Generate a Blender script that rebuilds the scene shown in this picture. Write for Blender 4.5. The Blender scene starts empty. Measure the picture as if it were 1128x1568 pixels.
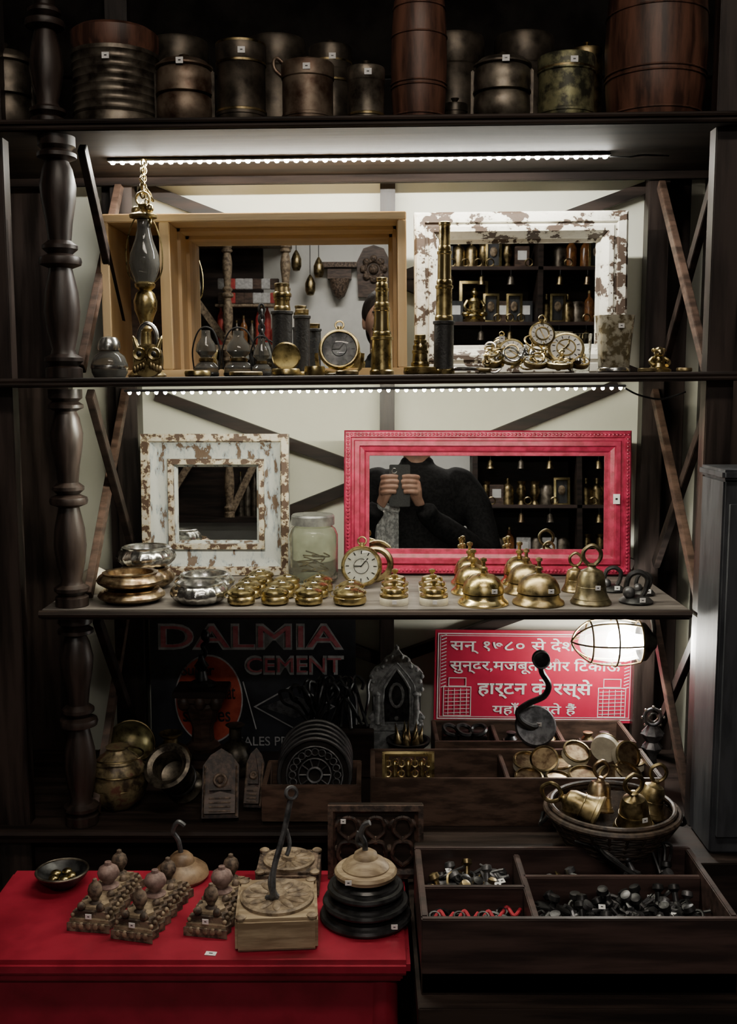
import bpy,bmesh,math,random
from mathutils import Vector,Matrix,Euler
random.seed(7)
R=math.radians; PI=math.pi
def T(x=0,y=0,z=0,rx=0,ry=0,rz=0,s=1):
    sc=(s,s,s,1) if isinstance(s,(int,float)) else (s[0],s[1],s[2],1)
    return Matrix.Translation((x,y,z))@Euler((R(rx),R(ry),R(rz))).to_matrix().to_4x4()@Matrix.Diagonal(sc)
I4=Matrix.Identity(4)
# ---------------------------------------------------------------- materials
def M(name,c1,c2=None,rough=.5,metal=0,scale=40,st=(1,1,1),bump=0,lo=.4,hi=.6,emit=0,trans=0,c3=None,detail=6,spec=.5,rv=0,alpha=1):
    m=bpy.data.materials.new(name); m.use_nodes=True
    nt=m.node_tree; n=nt.nodes; l=nt.links; b=n['Principled BSDF']
    c2=c2 or tuple(min(1,v*1.35) for v in c1)
    tc=n.new('ShaderNodeTexCoord'); mp=n.new('ShaderNodeMapping'); mp.inputs['Scale'].default_value=st
    nz=n.new('ShaderNodeTexNoise'); nz.inputs['Scale'].default_value=scale; nz.inputs['Detail'].default_value=detail
    nz.inputs['Roughness'].default_value=.6
    cr=n.new('ShaderNodeValToRGB'); e=cr.color_ramp.elements
    e[0].position=lo; e[0].color=(*c1,1); e[1].position=hi; e[1].color=(*c2,1)
    if c3: x=e.new(min(.98,hi+.08)); x.color=(*c3,1)
    l.new(tc.outputs['Object'],mp.inputs[0]); l.new(mp.outputs[0],nz.inputs['Vector']); l.new(nz.outputs[0],cr.inputs[0])
    l.new(cr.outputs[0],b.inputs['Base Color'])
    b.inputs['Roughness'].default_value=rough; b.inputs['Metallic'].default_value=metal
    b.inputs['Specular IOR Level'].default_value=spec
    if trans: b.inputs['Transmission Weight'].default_value=trans; b.inputs['IOR'].default_value=1.3
    if alpha<1: b.inputs['Alpha'].default_value=alpha
    if emit:
        b.inputs['Emission Strength'].default_value=emit; b.inputs['Emission Color'].default_value=(*c1,1)
    if rv:
        mr=n.new('ShaderNodeMapRange'); mr.inputs[3].default_value=rough-rv; mr.inputs[4].default_value=rough+rv
        mr.inputs[1].default_value=.3; mr.inputs[2].default_value=.7
        l.new(nz.outputs[0],mr.inputs[0]); l.new(mr.outputs[0],b.inputs['Roughness'])
    if bump:
        bp=n.new('ShaderNodeBump'); bp.inputs['Strength'].default_value=bump; bp.inputs['Distance'].default_value=.002
        l.new(nz.outputs[0],bp.inputs['Height']); l.new(bp.outputs[0],b.inputs['Normal'])
    return m
brass=M('brass',(.30,.23,.10),(.56,.45,.21),.3,1,60,rv=.08)
brassd=M('brass_aged',(.13,.10,.05),(.40,.31,.16),.38,1,50,rv=.1)
gold=M('polished_brass',(.6,.48,.22),(.78,.64,.34),.22,1,60)
copper=M('aged_copper',(.16,.10,.06),(.46,.35,.21),.35,1,60)
silver=M('silver',(.4,.4,.39),(.78,.78,.75),.24,1,80)
steel=M('dull_tin',(.045,.035,.028),(.23,.20,.16),.42,.8,30,rv=.12,bump=.3,lo=.35,hi=.65)
steelr=M('rusty_tin',(.06,.03,.018),(.21,.16,.12),.45,.65,30,rv=.12,bump=.4,lo=.38,hi=.62)
steelb=M('black_tin',(.03,.025,.02),(.13,.108,.085),.42,.75,30,rv=.1,bump=.3,lo=.35,hi=.65)
tingreen=M('green_patina_tin',(.04,.04,.028),(.27,.26,.14),.45,.65,45,lo=.42,hi=.6,bump=.3)
iron=M('wrought_iron',(.014,.014,.015),(.05,.05,.052),.4,.6,60,bump=.2)
ironl=M('grey_iron',(.06,.06,.064),(.18,.18,.19),.42,.7,60,bump=.3)
blackp=M('black_painted_wood',(.010,.010,.011),(.03,.03,.032),.32,0,60,bump=.3)
nearblack=M('near_black_matt',(.006,.005,.005),(.016,.014,.013),.9,0,12,spec=.1)  # even near-black matt colour for the added planks and the trivet backs
leather=M('black_leather',(.008,.008,.009),(.02,.02,.02),.45,0,250,bump=.5)
wdark=M('dark_wood',(.010,.007,.006),(.032,.021,.017),.55,0,14,st=(.25,3,3),bump=.3,rv=.1,spec=.25)
wunder=M('shade_toned_underside',(.006,.004,.0035),(.018,.012,.010),.75,0,14,st=(.25,3,3),bump=.2,spec=.12)  # dark wood deepened: shade under the shelves put into the colour
wdarkv=M('dark_wood_upright',(.009,.006,.005),(.036,.024,.02),.42,0,14,st=(3,3,.25),bump=.3,rv=.1)
wboard=M('dark_red_board',(.02,.011,.010),(.06,.034,.03),.5,0,16,st=(.3,3,3),bump=.3)
wgrey=M('worn_shelf_top',(.055,.048,.043),(.18,.16,.145),.6,0,12,st=(.5,3,3),bump=.3,lo=.35,hi=.7)
wbrown=M('brown_wood',(.035,.02,.014),(.10,.06,.043),.5,0,20,st=(1,1,4),bump=.3)
wdrum=M('reddish_wood',(.035,.014,.009),(.14,.06,.038),.5,0,18,st=(3,3,.4),bump=.3)
wlight=M('carved_tan_wood',(.09,.06,.038),(.33,.25,.165),.6,0,60,bump=.6,lo=.38,hi=.62)
wtan=M('worn_tan_wood',(.2,.14,.085),(.40,.31,.2),.5,0,25,st=(.4,3,3),bump=.25)
wcarve=M('carved_distressed_wood',(.035,.022,.016),(.2,.14,.10),.65,0,90,bump=.8,lo=.42,hi=.62)
wpanel=M('carved_panel_wood',(.015,.009,.007),(.085,.05,.038),.55,0,90,bump=.8,lo=.42,hi=.62)
pine=M('new_pine',(.64,.44,.22),(.80,.61,.36),.45,0,9,st=(.35,4,4),bump=.1,lo=.3,hi=.7)
pinev=M('new_pine_upright',(.64,.44,.22),(.80,.61,.36),.45,0,9,st=(4,4,.35),bump=.1,lo=.3,hi=.7)
distw=M('flaking_white_paint',(.055,.034,.022),(.56,.54,.46),.6,0,48,st=(.75,1,.9),bump=.8,lo=.445,hi=.46,c3=(.68,.66,.58),detail=10)
distb=M('worn_blue_grey_paint',(.10,.065,.042),(.25,.29,.31),.6,0,50,st=(1.3,1.3,.4),bump=.8,lo=.42,hi=.44,c3=(.42,.44,.42),detail=10)
distg=M('chipped_gold_paint',(.06,.032,.018),(.36,.29,.18),.6,0,70,bump=.8,lo=.47,hi=.49,c3=(.46,.43,.36),detail=10)
redf=M('red_carved_frame',(.22,.009,.032),(.38,.02,.07),.42,0,60,bump=.5)
redt=M('red_table_paint',(.18,.008,.020),(.33,.017,.04),.33,0,8,bump=.1,rv=.08)
redsign=M('red_enamel',(.42,.012,.045),(.54,.02,.07),.45,0,9,lo=.3,hi=.7)
signblack=M('black_enamel',(.012,.013,.017),(.03,.032,.04),.35,0,14)
signred=M('faded_red_letter',(.5,.10,.13),(.62,.2,.22),.5,0,60)
signorange=M('orange_red_enamel',(.35,.05,.03),(.5,.09,.05),.4,0,30)
white=M('white_enamel',(.7,.68,.66),(.85,.84,.82),.5,0,60)
offw=M('dull_white_line',(.35,.35,.35),(.55,.55,.55),.5,0,60)
sticker=M('price_sticker',(.75,.75,.75),(.85,.85,.85),.5,0,30)
cream=M('cream_enamel',(.5,.46,.36),(.66,.62,.5),.4,0,60)
dial=M('dial_white',(.7,.7,.66),(.8,.8,.76),.35,0,60)
dblack=M('dial_black',(.015,.015,.015),(.03,.03,.03),.3)
mirror=M('mirror_glass',(.86,.88,.87),(.88,.9,.89),.01,1,5)
glass=M('clear_glass',(.9,.93,.9),(.95,.97,.95),.02,0,5,trans=1)
glassy=M('dusty_jar_glass',(.75,.78,.7),(.85,.88,.8),.08,0,40,trans=.97)
glassd=M('dark_glass',(.16,.16,.15),(.25,.25,.23),.06,0,30,trans=.7)
plaster=M('whitewashed_wall',(.62,.63,.52),(.76,.76,.65),.85,0,4,lo=.25,hi=.75,bump=.15)
plaster2=M('dim_shop_wall',(.6,.6,.57),(.72,.72,.69),.85,0,4)
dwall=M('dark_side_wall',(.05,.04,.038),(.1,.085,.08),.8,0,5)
ceilm=M('ceiling_paint',(.1,.1,.1),(.16,.16,.16),.9,0,5)
floorm=M('stone_floor',(.05,.045,.04),(.12,.11,.1),.6,0,6,bump=.2)
greyp=M('grey_painted_cabinet',(.018,.02,.025),(.045,.048,.056),.5,0,20,st=(2,2,.4),bump=.2)
ledm=M('led_diode',(1,.97,.87),(1,.97,.87),.5,0,5,emit=900)
ledm2=M('small_led_diode',(1,.95,.76),(1,.95,.76),.5,0,5,emit=1000)
bulbm=M('lamp_bulb_glow',(1,.97,.88),(1,.97,.88),.5,0,5,emit=190)
panelm=M('ceiling_lamp_glow',(1,.88,.73),(1,.88,.73),.5,0,5,emit=30)
panelm2=M('rear_fill_panel_glow',(1,.93,.84),(1,.93,.84),.5,0,5,emit=45)  # glow of the added rear fill panel
alu=M('strip_aluminium',(.10,.10,.10),(.16,.16,.16),.5,.2,30)
globem=M('painted_globe',(.06,.045,.022),(.34,.30,.14),.35,.7,30,bump=.4,lo=.4,hi=.58)
gourdm=M('painted_gourd',(.05,.035,.022),(.24,.19,.10),.42,.4,34,lo=.42,hi=.55,c3=(.16,.07,.05),bump=.6)
pinkw=M('pink_washed_wood',(.12,.07,.062),(.3,.2,.18),.55,0,60,bump=.6)
redb=M('red_cloth',(.3,.01,.025),(.45,.02,.04),.6,0,90)
jacket=M('black_jacket',(.004,.004,.005),(.012,.012,.013),.85,0,90,bump=.4,spec=.2)
jeans=M('dark_jeans',(.02,.025,.04),(.04,.05,.075),.85,0,120)
skin=M('skin',(.45,.25,.18),(.55,.33,.24),.5,0,30)
hair=M('dark_hair',(.012,.009,.008),(.04,.03,.025),.55,0,60,st=(3,3,.4))
scarfm=M('grey_scarf',(.35,.35,.35),(.7,.7,.69),.9,0,90,lo=.45,hi=.55)
wick=M('wicker',(.02,.013,.01),(.07,.047,.033),.5,0,90,bump=.5)
# ---------------------------------------------------------------- builder
def sm(pts,n=6,closed=False):
    P=[Vector(p) for p in pts]; out=[]; N=len(P)
    rng=N if closed else N-1
    for i in range(rng):
        if closed: a,b,c,d=P[(i-1)%N],P[i],P[(i+1)%N],P[(i+2)%N]
        else: a,b,c,d=P[max(i-1,0)],P[i],P[i+1],P[min(i+2,N-1)]
        for k in range(n):
            t=k/n; out.append(.5*((2*b)+(-a+c)*t+(2*a-5*b+4*c-d)*t*t+(-a+3*b-3*c+d)*t**3))
    if not closed: out.append(P[-1])
    return out
class Ob:
    def __init__(s,name): s.name=name; s.bm=bmesh.new(); s.mats=[]
    def mi(s,m):
        if m not in s.mats: s.mats.append(m)
        return s.mats.index(m)
    def raw(s,vs,fs,mat,X=I4):
        k=s.mi(mat); vv=[s.bm.verts.new(X@Vector(v)) for v in vs]
        nf=[]
        for f in fs:
            try:
                q=s.bm.faces.new([vv[i] for i in f]); q.material_index=k; q.smooth=True; nf.append(q)
            except ValueError: pass
        bmesh.ops.recalc_face_normals(s.bm,faces=nf)
        return s
    def lathe(s,prof,mat,X=I4,seg=28,fl=None):
        vs=[];rings=[]
        for j,(r,z) in enumerate(prof):
            if r<1e-6: rings.append([len(vs)]); vs.append((0,0,z))
            else:
                rg=[]
                for i in range(seg):
                    a=2*PI*i/seg; rr=r
                    if fl: rr=r*(1+fl[1]*math.cos(fl[0]*a+fl[2]*j))
                    rg.append(len(vs)); vs.append((rr*math.cos(a),rr*math.sin(a),z))
                rings.append(rg)
        fs=[]
        for a,b in zip(rings,rings[1:]):
            for i in range(seg):
                j=(i+1)%seg
                if len(a)==1 and len(b)==1: break
                if len(a)==1: fs.append((a[0],b[i],b[j]))
                elif len(b)==1: fs.append((a[i],a[j],b[0]))
                else: fs.append((a[i],a[j],b[j],b[i]))
        return s.raw(vs,fs,mat,X)
    def cyl(s,r,h,mat,X=I4,seg=24,b=None):
        b=b if b is not None else min(r,h)*.12
        return s.lathe([(0,0),(r-b,0),(r,b),(r,h-b),(r-b,h),(0,h)],mat,X,seg)
    def ball(s,r,mat,X=I4,seg=20,n=10):
        return s.lathe([(r*math.sin(PI*i/n),-r*math.cos(PI*i/n)) if 0<i<n else (0,-r*math.cos(PI*i/n)) for i in range(n+1)],mat,X,seg)
    def box(s,sx,sy,sz,x,y,z,mat,X=I4,b=.0015):
        t=bmesh.new(); bmesh.ops.create_cube(t,size=1)
        bmesh.ops.scale(t,vec=(sx,sy,sz),verts=t.verts)
        if b>0: bmesh.ops.bevel(t,geom=list(t.edges),offset=min(b,min(sx,sy,sz)*.3),segments=2,affect='EDGES')
        t.verts.ensure_lookup_table()
        vs=[v.co+Vector((x,y,z)) for v in t.verts]
        fs=[[v.index for v in f.verts] for f in t.faces]
        t.free(); return s.raw(vs,fs,mat,X)
    def bx(s,x0,x1,y0,y1,z0,z1,mat,b=.0015,X=I4):
        return s.box(x1-x0,y1-y0,z1-z0,(x0+x1)/2,(y0+y1)/2,(z0+z1)/2,mat,X,b)
    def tube(s,pts,r,mat,X=I4,seg=8,closed=False,flat=1):
        P=[Vector(p) for p in pts]; N=len(P)
        rr=r if isinstance(r,(list,tuple)) else [r]*N
        tg=[]
        for i in range(N):
            if closed: d=P[(i+1)%N]-P[(i-1)%N]
            else: d=P[min(i+1,N-1)]-P[max(i-1,0)]
            tg.append(d.normalized() if d.length>1e-9 else Vector((0,0,1)))
        u=tg[0].orthogonal().normalized(); vs=[];fs=[]
        for i in range(N):
            u=(u-tg[i]*u.dot(tg[i])); u=u.normalized() if u.length>1e-6 else tg[i].orthogonal().normalized()
            w=tg[i].cross(u)
            for k in range(seg):
                a=2*PI*k/seg; vs.append(P[i]+u*math.cos(a)*rr[i]+w*math.sin(a)*rr[i]*flat)
        for i in range(N if closed else N-1):
            j=(i+1)%N
            for k in range(seg):
                m=(k+1)%seg; fs.append((i*seg+k,i*seg+m,j*seg+m,j*seg+k))
        if not closed:
            fs.append(tuple(range(seg))); fs.append(tuple((N-1)*seg+k for k in range(seg)))
        return s.raw(vs,fs,mat,X)
    def ring(s,Rr,r,mat,X=I4,n=28,seg=8):
        return s.tube([(Rr*math.cos(2*PI*i/n),Rr*math.sin(2*PI*i/n),0) for i in range(n)],r,mat,X,seg,True)
    def bar(s,p1,p2,w,th,mat):
        p1=Vector(p1);p2=Vector(p2);d=p2-p1
        q=d.to_track_quat('X','Z').to_matrix().to_4x4()
        return s.box(d.length,th,w,0,0,0,mat,Matrix.Translation((p1+p2)/2)@q,.001)
    def frame(s,W,H,prof,mat,X=I4):
        vs=[];fs=[]
        for ins,y in prof:
            vs+=[(-W/2+ins,y,ins),(W/2-ins,y,ins),(W/2-ins,y,H-ins),(-W/2+ins,y,H-ins)]
        n=len(prof)
        for i in range(n):
            j=(i+1)%n
            for k in range(4):
                m=(k+1)%4; fs.append((i*4+k,i*4+m,j*4+m,j*4+k))
        return s.raw(vs,fs,mat,X)
    def disc(s,pts,y0,y1,mat,X=I4):
        n=len(pts); vs=[(p[0],y0,p[1]) for p in pts]+[(p[0],y1,p[1]) for p in pts]
        fs=[tuple(range(n)),tuple(range(n,2*n))]+[(i,(i+1)%n,n+(i+1)%n,n+i) for i in range(n)]
        return s.raw(vs,fs,mat,X)
    def text(s,body,x0,x1,z0,z1,mat,y=-.001,X=I4,off=0):
        c=bpy.data.curves.new('t','FONT'); c.body=body; c.offset=off; c.resolution_u=4
        o=bpy.data.objects.new('t',c); bpy.context.scene.collection.objects.link(o)
        dg=bpy.context.evaluated_depsgraph_get(); dg.update()
        me=bpy.data.meshes.new_from_object(o.evaluated_get(dg))
        if len(me.vertices):
            xs=[v.co.x for v in me.vertices]; ys=[v.co.y for v in me.vertices]
            ax,bx_,ay,by=min(xs),max(xs),min(ys),max(ys)
            vs=[(x0+(v.co.x-ax)/(bx_-ax)*(x1-x0),y,z0+(v.co.y-ay)/(by-ay)*(z1-z0)) for v in me.vertices]
            s.raw(vs,[tuple(p.vertices) for p in me.polygons],mat,X)
        bpy.data.objects.remove(o); return s
    def stk(s,x,y,z,X=I4,w=.009,h=.007):
        s.box(w,.0008,h,x,y,z,sticker,X,0); s.box(w*.35,.0009,h*.2,x,y-.0002,z,dblack,X,0); return s
    def done(s,x=0,y=0,z=0,rx=0,ry=0,rz=0,ang=38,parent=None):
        me=bpy.data.meshes.new(s.name); s.bm.to_mesh(me); s.bm.free()
        for m in s.mats: me.materials.append(m)
        try: me.set_sharp_from_angle(angle=R(ang))
        except Exception: pass
        o=bpy.data.objects.new(s.name,me); bpy.context.scene.collection.objects.link(o)
        o.location=(x,y,z); o.rotation_euler=(R(rx),R(ry),R(rz))
        if parent: o.parent=parent
        return o
def chain(o,p1,p2,n,lr,wr,mat):
    p1=Vector(p1);p2=Vector(p2);d=(p2-p1)
    q=d.to_track_quat('Z','Y').to_matrix().to_4x4()
    for i in range(n):
        c=p1+d*((i+.5)/n)
        lk=[(lr*.6*math.cos(a),0,lr*1.15*math.sin(a)) for a in [2*PI*k/12 for k in range(12)]]
        o.tube(lk,wr,mat,Matrix.Translation(c)@q@Matrix.Rotation(PI/2*(i%2)+.3,4,'Z'),6,True)
# ---------------------------------------------------------------- room
EYE=1.5; WY=2.05
Ob('wall_back').bx(-2.0,2.0,WY,WY+.1,0,2.75,plaster,0).done()
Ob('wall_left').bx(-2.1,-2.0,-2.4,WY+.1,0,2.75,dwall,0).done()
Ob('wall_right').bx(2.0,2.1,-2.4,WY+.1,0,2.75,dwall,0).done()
Ob('wall_opposite').bx(-2.0,2.0,-2.5,-2.4,0,2.75,plaster2,0).done()
Ob('floor').bx(-2.1,2.1,-2.5,WY+.1,-.1,0,floorm,0).done()
Ob('ceiling').bx(-2.1,2.1,-2.5,WY+.1,2.75,2.85,ceilm,0).done()
o=Ob('rear_fill_panel'); o.box(.9,.22,.04,0,0,0,alu); o.box(.86,.18,.006,0,0,-.022,panelm,b=0); o.done(.1,.45,2.73)
o=Ob('rear_fill_panel'); o.box(.9,.22,.04,0,0,0,alu); o.box(.86,.18,.006,0,0,-.022,panelm2,b=0); o.done(.1,-1.3,2.73)  # unseen panel added to brighten the opposite side for the mirrors
# timber posts, braces and boards on the wall
o=Ob('trim_1')
for a,b in ((.022,.05),(-.5,-.44),(.525,.605),(-.9,-.575),(.64,.95)): o.bx(a,b,WY-.035,WY-.001,0,2.7,wdarkv)
for i in range(5): o.bx(-.95,.95,WY-.045,WY-.036,1.905+i*.16,2.06+i*.16,nearblack)  # planks added near-black to darken the pale wall behind the tins
yb=WY-.018
for p in [((-.41,1.482),(.02,1.325)),((.02,1.325),(-.41,1.155)),((.48,1.5),(.05,1.325)),((.05,1.325),(.52,1.15)),
          ((.53,1.873),(.05,1.70)),((.05,1.70),(.52,1.52)),((-.43,1.872),(.02,1.70)),((.02,1.70),(-.43,1.52)),
          ((.52,1.13),(.05,.96)),((-.43,1.13),(.02,.96))]:
    (a,b),(c,d)=p; o.bar((a,yb,b),(c,yb,d),.022,.02,wdark)
o.done()
# ---------------------------------------------------------------- shelf unit
SL1,SL2=.012,.010
def z1(x): return 1.897+SL1*x
def z2(x): return 1.516+SL2*x
Z3=1.1515; Z4=.784; ZT=.74
def shelf(nm,slope,th,topm):
    o=Ob(nm); a=math.degrees(math.atan(slope))
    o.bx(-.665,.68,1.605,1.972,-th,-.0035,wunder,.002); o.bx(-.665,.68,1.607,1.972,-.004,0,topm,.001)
    o.tube([(-.665,1.605,-.004),(.68,1.605,-.004)],.004,wdark,seg=8); o.tube([(-.665,1.604,-th+.004),(.68,1.604,-th+.004)],.0035,wdark,seg=8)
    return o,a
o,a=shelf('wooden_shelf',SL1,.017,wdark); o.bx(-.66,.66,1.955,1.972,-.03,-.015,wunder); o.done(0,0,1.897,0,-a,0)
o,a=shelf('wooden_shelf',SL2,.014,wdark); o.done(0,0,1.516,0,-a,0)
o=Ob('wooden_shelf'); o.bx(-.515,.505,1.605,1.972,-.016,-.003,wdark,.002); o.bx(-.512,.503,1.607,1.972,-.004,0,wgrey,.001)
o.tube([(-.515,1.605,-.007),(.505,1.605,-.007)],.006,wdark); o.done(0,0,Z3)
o=Ob('wooden_shelf'); o.bx(-.665,.62,1.62,2.0,-.022,0,wdark,.002); o.tube([(-.665,1.62,-.006),(.62,1.62,-.006)],.007,wdark)
o.bx(-.66,.6,1.66,1.68,-.78,-.022,wdark); o.done(0,0,Z4)
# turned posts
def turned(o,x,y,z0,z1_,r,mat,seg=20):
    H=z1_-z0
    pr=[(1,0),(1,.04),(.75,.05),(1.05,.07),(1.05,.085),(.7,.1),(.62,.12),(.85,.2),(.98,.28),(.9,.36),(.7,.43),(.62,.46),(1.1,.475),(1.15,.49),(1.1,.505),(.65,.52),(.95,.54),(.95,.555),(.62,.575),(.72,.65),(.92,.74),(.98,.8),(.8,.87),(.62,.9),(1.05,.915),(1.05,.93),(.75,.945),(1,.96),(1,1)]
    o.lathe([(0,z0)]+[(r*a,z0+H*b) for a,b in pr]+[(0,z1_)],mat,T(x,y,0),seg)
for x,y,a,b,r in ((-.472,1.637,1.5167-.472*SL2,1.879-.472*SL1,.028),(-.472,1.637,Z3+.001,1.499-.472*SL2,.026),(-.472,1.65,Z4+.001,Z3-.017,.027),(-.49,1.66,z1(-.49)+.001,2.2,.026)):
    o=Ob('turned_wooden_post'); turned(o,0,0,0,b-a,r,wdarkv); o.done(x,y,a)
# side lattices with uprights at the shelf ends
for nm,x in (('side_lattice_left',-.455),('side_lattice_right',.535)):
    o=Ob(nm)
    for a,b in ((1.516,1.875),(Z3,1.498),(Z4,Z3-.018)):
        o.bar((x,1.67,a+.01),(x,1.97,b-.01),.02,.012,wbrown); o.bar((x+.013,1.67,b-.01),(x+.013,1.97,a+.01),.02,.012,wdark)
    o.bx(x-.02,x+.02,1.975,2.003,.0,2.6,wdarkv)
    if x>0: o.bx(x-.012,x+.03,1.63,1.66,0,1.135,wdarkv); o.bx(x-.012,x+.03,1.63,1.66,1.14,2.3,wdarkv)
    else: o.bx(x-.15,x-.1,1.64,1.67,0,2.4,wdarkv)
    o.done()
# LED strips
def led(nm,x0,x1,n,y,zf,r,mat,cable=None):
    o=Ob(nm); L=x1-x0
    o.bar((x0,y,zf(x0)+.0022),(x1,y,zf(x1)+.0022),.004,.018,alu)
    for i in range(n):
        x=x0+L*(i+.5)/n
        o.lathe([(r,0),(r*.96,-.0012),(r*.7,-.003),(0,-.004)],mat,T(x,y,zf(x)),seg=8)
    if cable: o.tube(sm(cable),.0015,iron)
    return o.done()
led('led_strip_light',-.434,.402,52,1.80,lambda x:1.8745+SL1*x,.0042,ledm,[(.402,1.8,1.879),(.43,1.79,1.876),(.455,1.79,1.879),(.5,1.8,1.88)])
led('led_strip_light',-.375,.395,56,1.622,lambda x:1.4935+SL2*x,.0028,ledm2,[(.395,1.622,1.496),(.42,1.63,1.485),(.46,1.65,1.479),(.5,1.66,1.49)])
# ---------------------------------------------------------------- top shelf tins
def tin(nm,x,y,r,h,mat,kind='tin',lid=None,bands=(),st=True,handle=False):
    o=Ob(nm); lid=lid or mat
    if kind=='ribbed':
        p=[(0,0),(r*.94,0),(r,.004)]
        k=0; z=.02; p.append((r,.018))
        while z<h*.86: p+=[(r*.985,z),(r*1.02,z+.004),(r*.985,z+.008)]; z+=.012
        p+=[(r,h*.93),(r*1.03,h*.95),(r*1.03,h),(r*.95,h),(0,h)]
        o.lathe(p,mat,seg=36)
        o.lathe([(0,h),(r*.97,h),(r*1.02,h+.01),(r*1.02,h+.03),(r*.9,h+.036),(0,h+.036)],wdrum,seg=36)
    elif kind=='tiffin':
        n=2; p=[(0,0),(r*.85,0),(r*.93,.01)]; 
        for i in range(n):
            a=.01+i*h*.38; p+=[(r*.98,a+.004),(r,a+h*.12),(r*.98,a+h*.3),(r*.9,a+h*.34),(r*1.02,a+h*.355),(r*1.02,a+h*.38)]
        p+=[(r*.98,h*.86),(r*.8,h*.93),(r*.3,h*.96),(0,h*.96)]
        o.lathe(p,mat,seg=32); o.lathe([(0,h*.95),(.006,h*.96),(.004,h*.99),(.008,h*1.03),(0,h*1.06)],mat,seg=12)
        for sx in (-1,1): o.box(.005,.006,h*.7,sx*r*1.03,0,h*.45,steelb)
    elif kind=='drum':
        o.lathe([(0,0),(r*.86,0),(r*.9,.004),(r*.97,h*.25),(r,h*.5),(r*.97,h*.75),(r*.9,h-.004),(r*.85,h),(0,h)],mat,seg=32)
        for f in (.08,.3,.33,.7,.92): o.ring(r*(.9+.1*math.sin(PI*f))*1.0,.0016,mat,T(0,0,h*f),n=32)
    else:
        o.lathe([(0,0),(r*.97,0),(r,.003),(r,h*.1),(r*1.03,h*.11),(r*1.03,h*.15),(r,h*.16),(r,h*.72),(r*1.02,h*.73),(r*1.04,h*.74),(r*1.04,h*.96),(r*1.0,h*.985),(r*.6,h),(0,h)],mat,seg=32)
        o.lathe([(0,h-.001),(.006,h),(.004,h+.004),(.007,h+.009),(0,h+.011)],lid,seg=12)
    for f in bands: o.lathe([(r*1.01,h*f),(r*1.045,h*f+.001),(r*1.045,h*f+.004),(r*1.01,h*f+.005)],brassd,seg=32)
    if handle:
        o.tube(sm([(-r,0,h*.8),(-r*1.3,0,h*.92),(-r*1.35,0,h*1.05),(-r*1.2,0,h*1.1),(-r*.9,0,h*.98)]),.003,mat)
    if st: o.stk(0.004,-r*1.05,h*.84,w=.011,h=.009)
    return o.done(x,y,z1(x)+.001,0,0,random.uniform(-6,6))
tin('ribbed_storage_tin',-.394,1.70,.066,.115,steel,'ribbed')
tin('lidded_tin',-.282,1.67,.043,.103,steelr,'tiffin')
tin('brass_banded_tin',-.195,1.67,.037,.122,steelb,bands=(.14,.72,.95))
tin('milk_can',-.093,1.67,.039,.092,steelr,handle=True)
tin('milk_can',-.062,1.78,.034,.15,steelb,bands=(.6,.8))
tin('small_tin',-.004,1.66,.028,.082,steel,bands=(.1,))
tin('wooden_drum',.078,1.69,.0435,.19,wdrum,'drum',st=False)
tin('small_tin',.139,1.75,.02,.05,steelb,st=False)
tin('tiffin_box',.206,1.68,.044,.103,steel,'tiffin')
tin('patina_tin',.303,1.67,.0425,.097,tingreen,bands=(.75,))
tin('brass_canister',.357,1.79,.026,.145,brassd)
tin('wooden_barrel',.452,1.72,.079,.24,wdrum,'drum',st=False)
tin('lidded_tin',-.565,1.70,.04,.13,steelb,'tiffin'); tin('lidded_tin',.585,1.70,.04,.13,steelb,'tiffin')
for x in (-.33,-.16,.15,.27): tin('dark_storage_tin',x,1.9,.05,.2,steelb,st=False)
# ---------------------------------------------------------------- pine box mirror
o=Ob('pine_box_mirror')
x0,x1,zb,zt,yf,yk=-.450,.066,0,.274,1.80,1.962
o.bx(x0,x1,yf,yk,zt-.014,zt,pine); o.bx(x0,x1,yf,yk,zb,zb+.014,pine)
o.bx(x0,x0+.015,yf,yk,zb+.014,zt-.014,pinev); o.bx(x1-.015,x1,yf,yk,zb+.014,zt-.014,pinev); o.bx(-.350,-.332,yf,yk,zb+.014,zt-.014,pinev)
for q,(d,t) in enumerate(((.07,.006),(.125,.012))):
    a,b=-.332,x1-.015
    o.bx(a,a+t,yf+d,yk,.014,zt-.014,pinev,.0005); o.bx(b-t,b,yf+d,yk,.014,zt-.014,pinev,.0005)
    o.bx(a,b,yf+d,yk,zt-.014-t,zt-.014,pine,.0005)
o.bx(x0+.01,-.335,yk-.006,yk,.01,zt-.01,wbrown,0)
o.bx(-.332,x1-.012,yk-.006,yk-.001,.012,zt-.012,mirror,0)
o.done(0,0,z2(-.19)+.002,0,-.57,0)
prof=[(0,0),(0,-.026),(.004,-.03),(.018,-.03),(.02,-.026),(.024,-.026),(.026,-.03),(.034,-.028),(.044,-.016),(.046,-.010),(.052,-.008),(.054,0)]
o=Ob('distressed_white_mirror'); o.frame(.38,.286,prof,distw); o.box(.285,.004,.19,0,-.002,.143,mirror,b=0); o.done(.274,1.93,z2(.274)+.002,0,-.57,0,ang=25)
prof=[(0,0),(0,-.03),(.003,-.035),(.012,-.035),(.016,-.03),(.03,-.022),(.044,-.02),(.047,-.024),(.054,-.024),(.057,-.014),(.06,-.012),(.061,0)]
o=Ob('distressed_blue_mirror'); o.frame(.268,.258,prof,distb); o.frame(.268,.258,[(.001,-.03),(-.001,-.036),(.012,-.0375),(.015,-.031)],distg); o.frame(.268,.258,[(.045,-.022),(.046,-.0255),(.055,-.0255),(.056,-.018)],distg)
o.box(.16,.004,.15,0,-.002,.129,mirror,b=0); o.done(-.281,1.935,Z3+.001,-2,0,0,ang=25)
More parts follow.
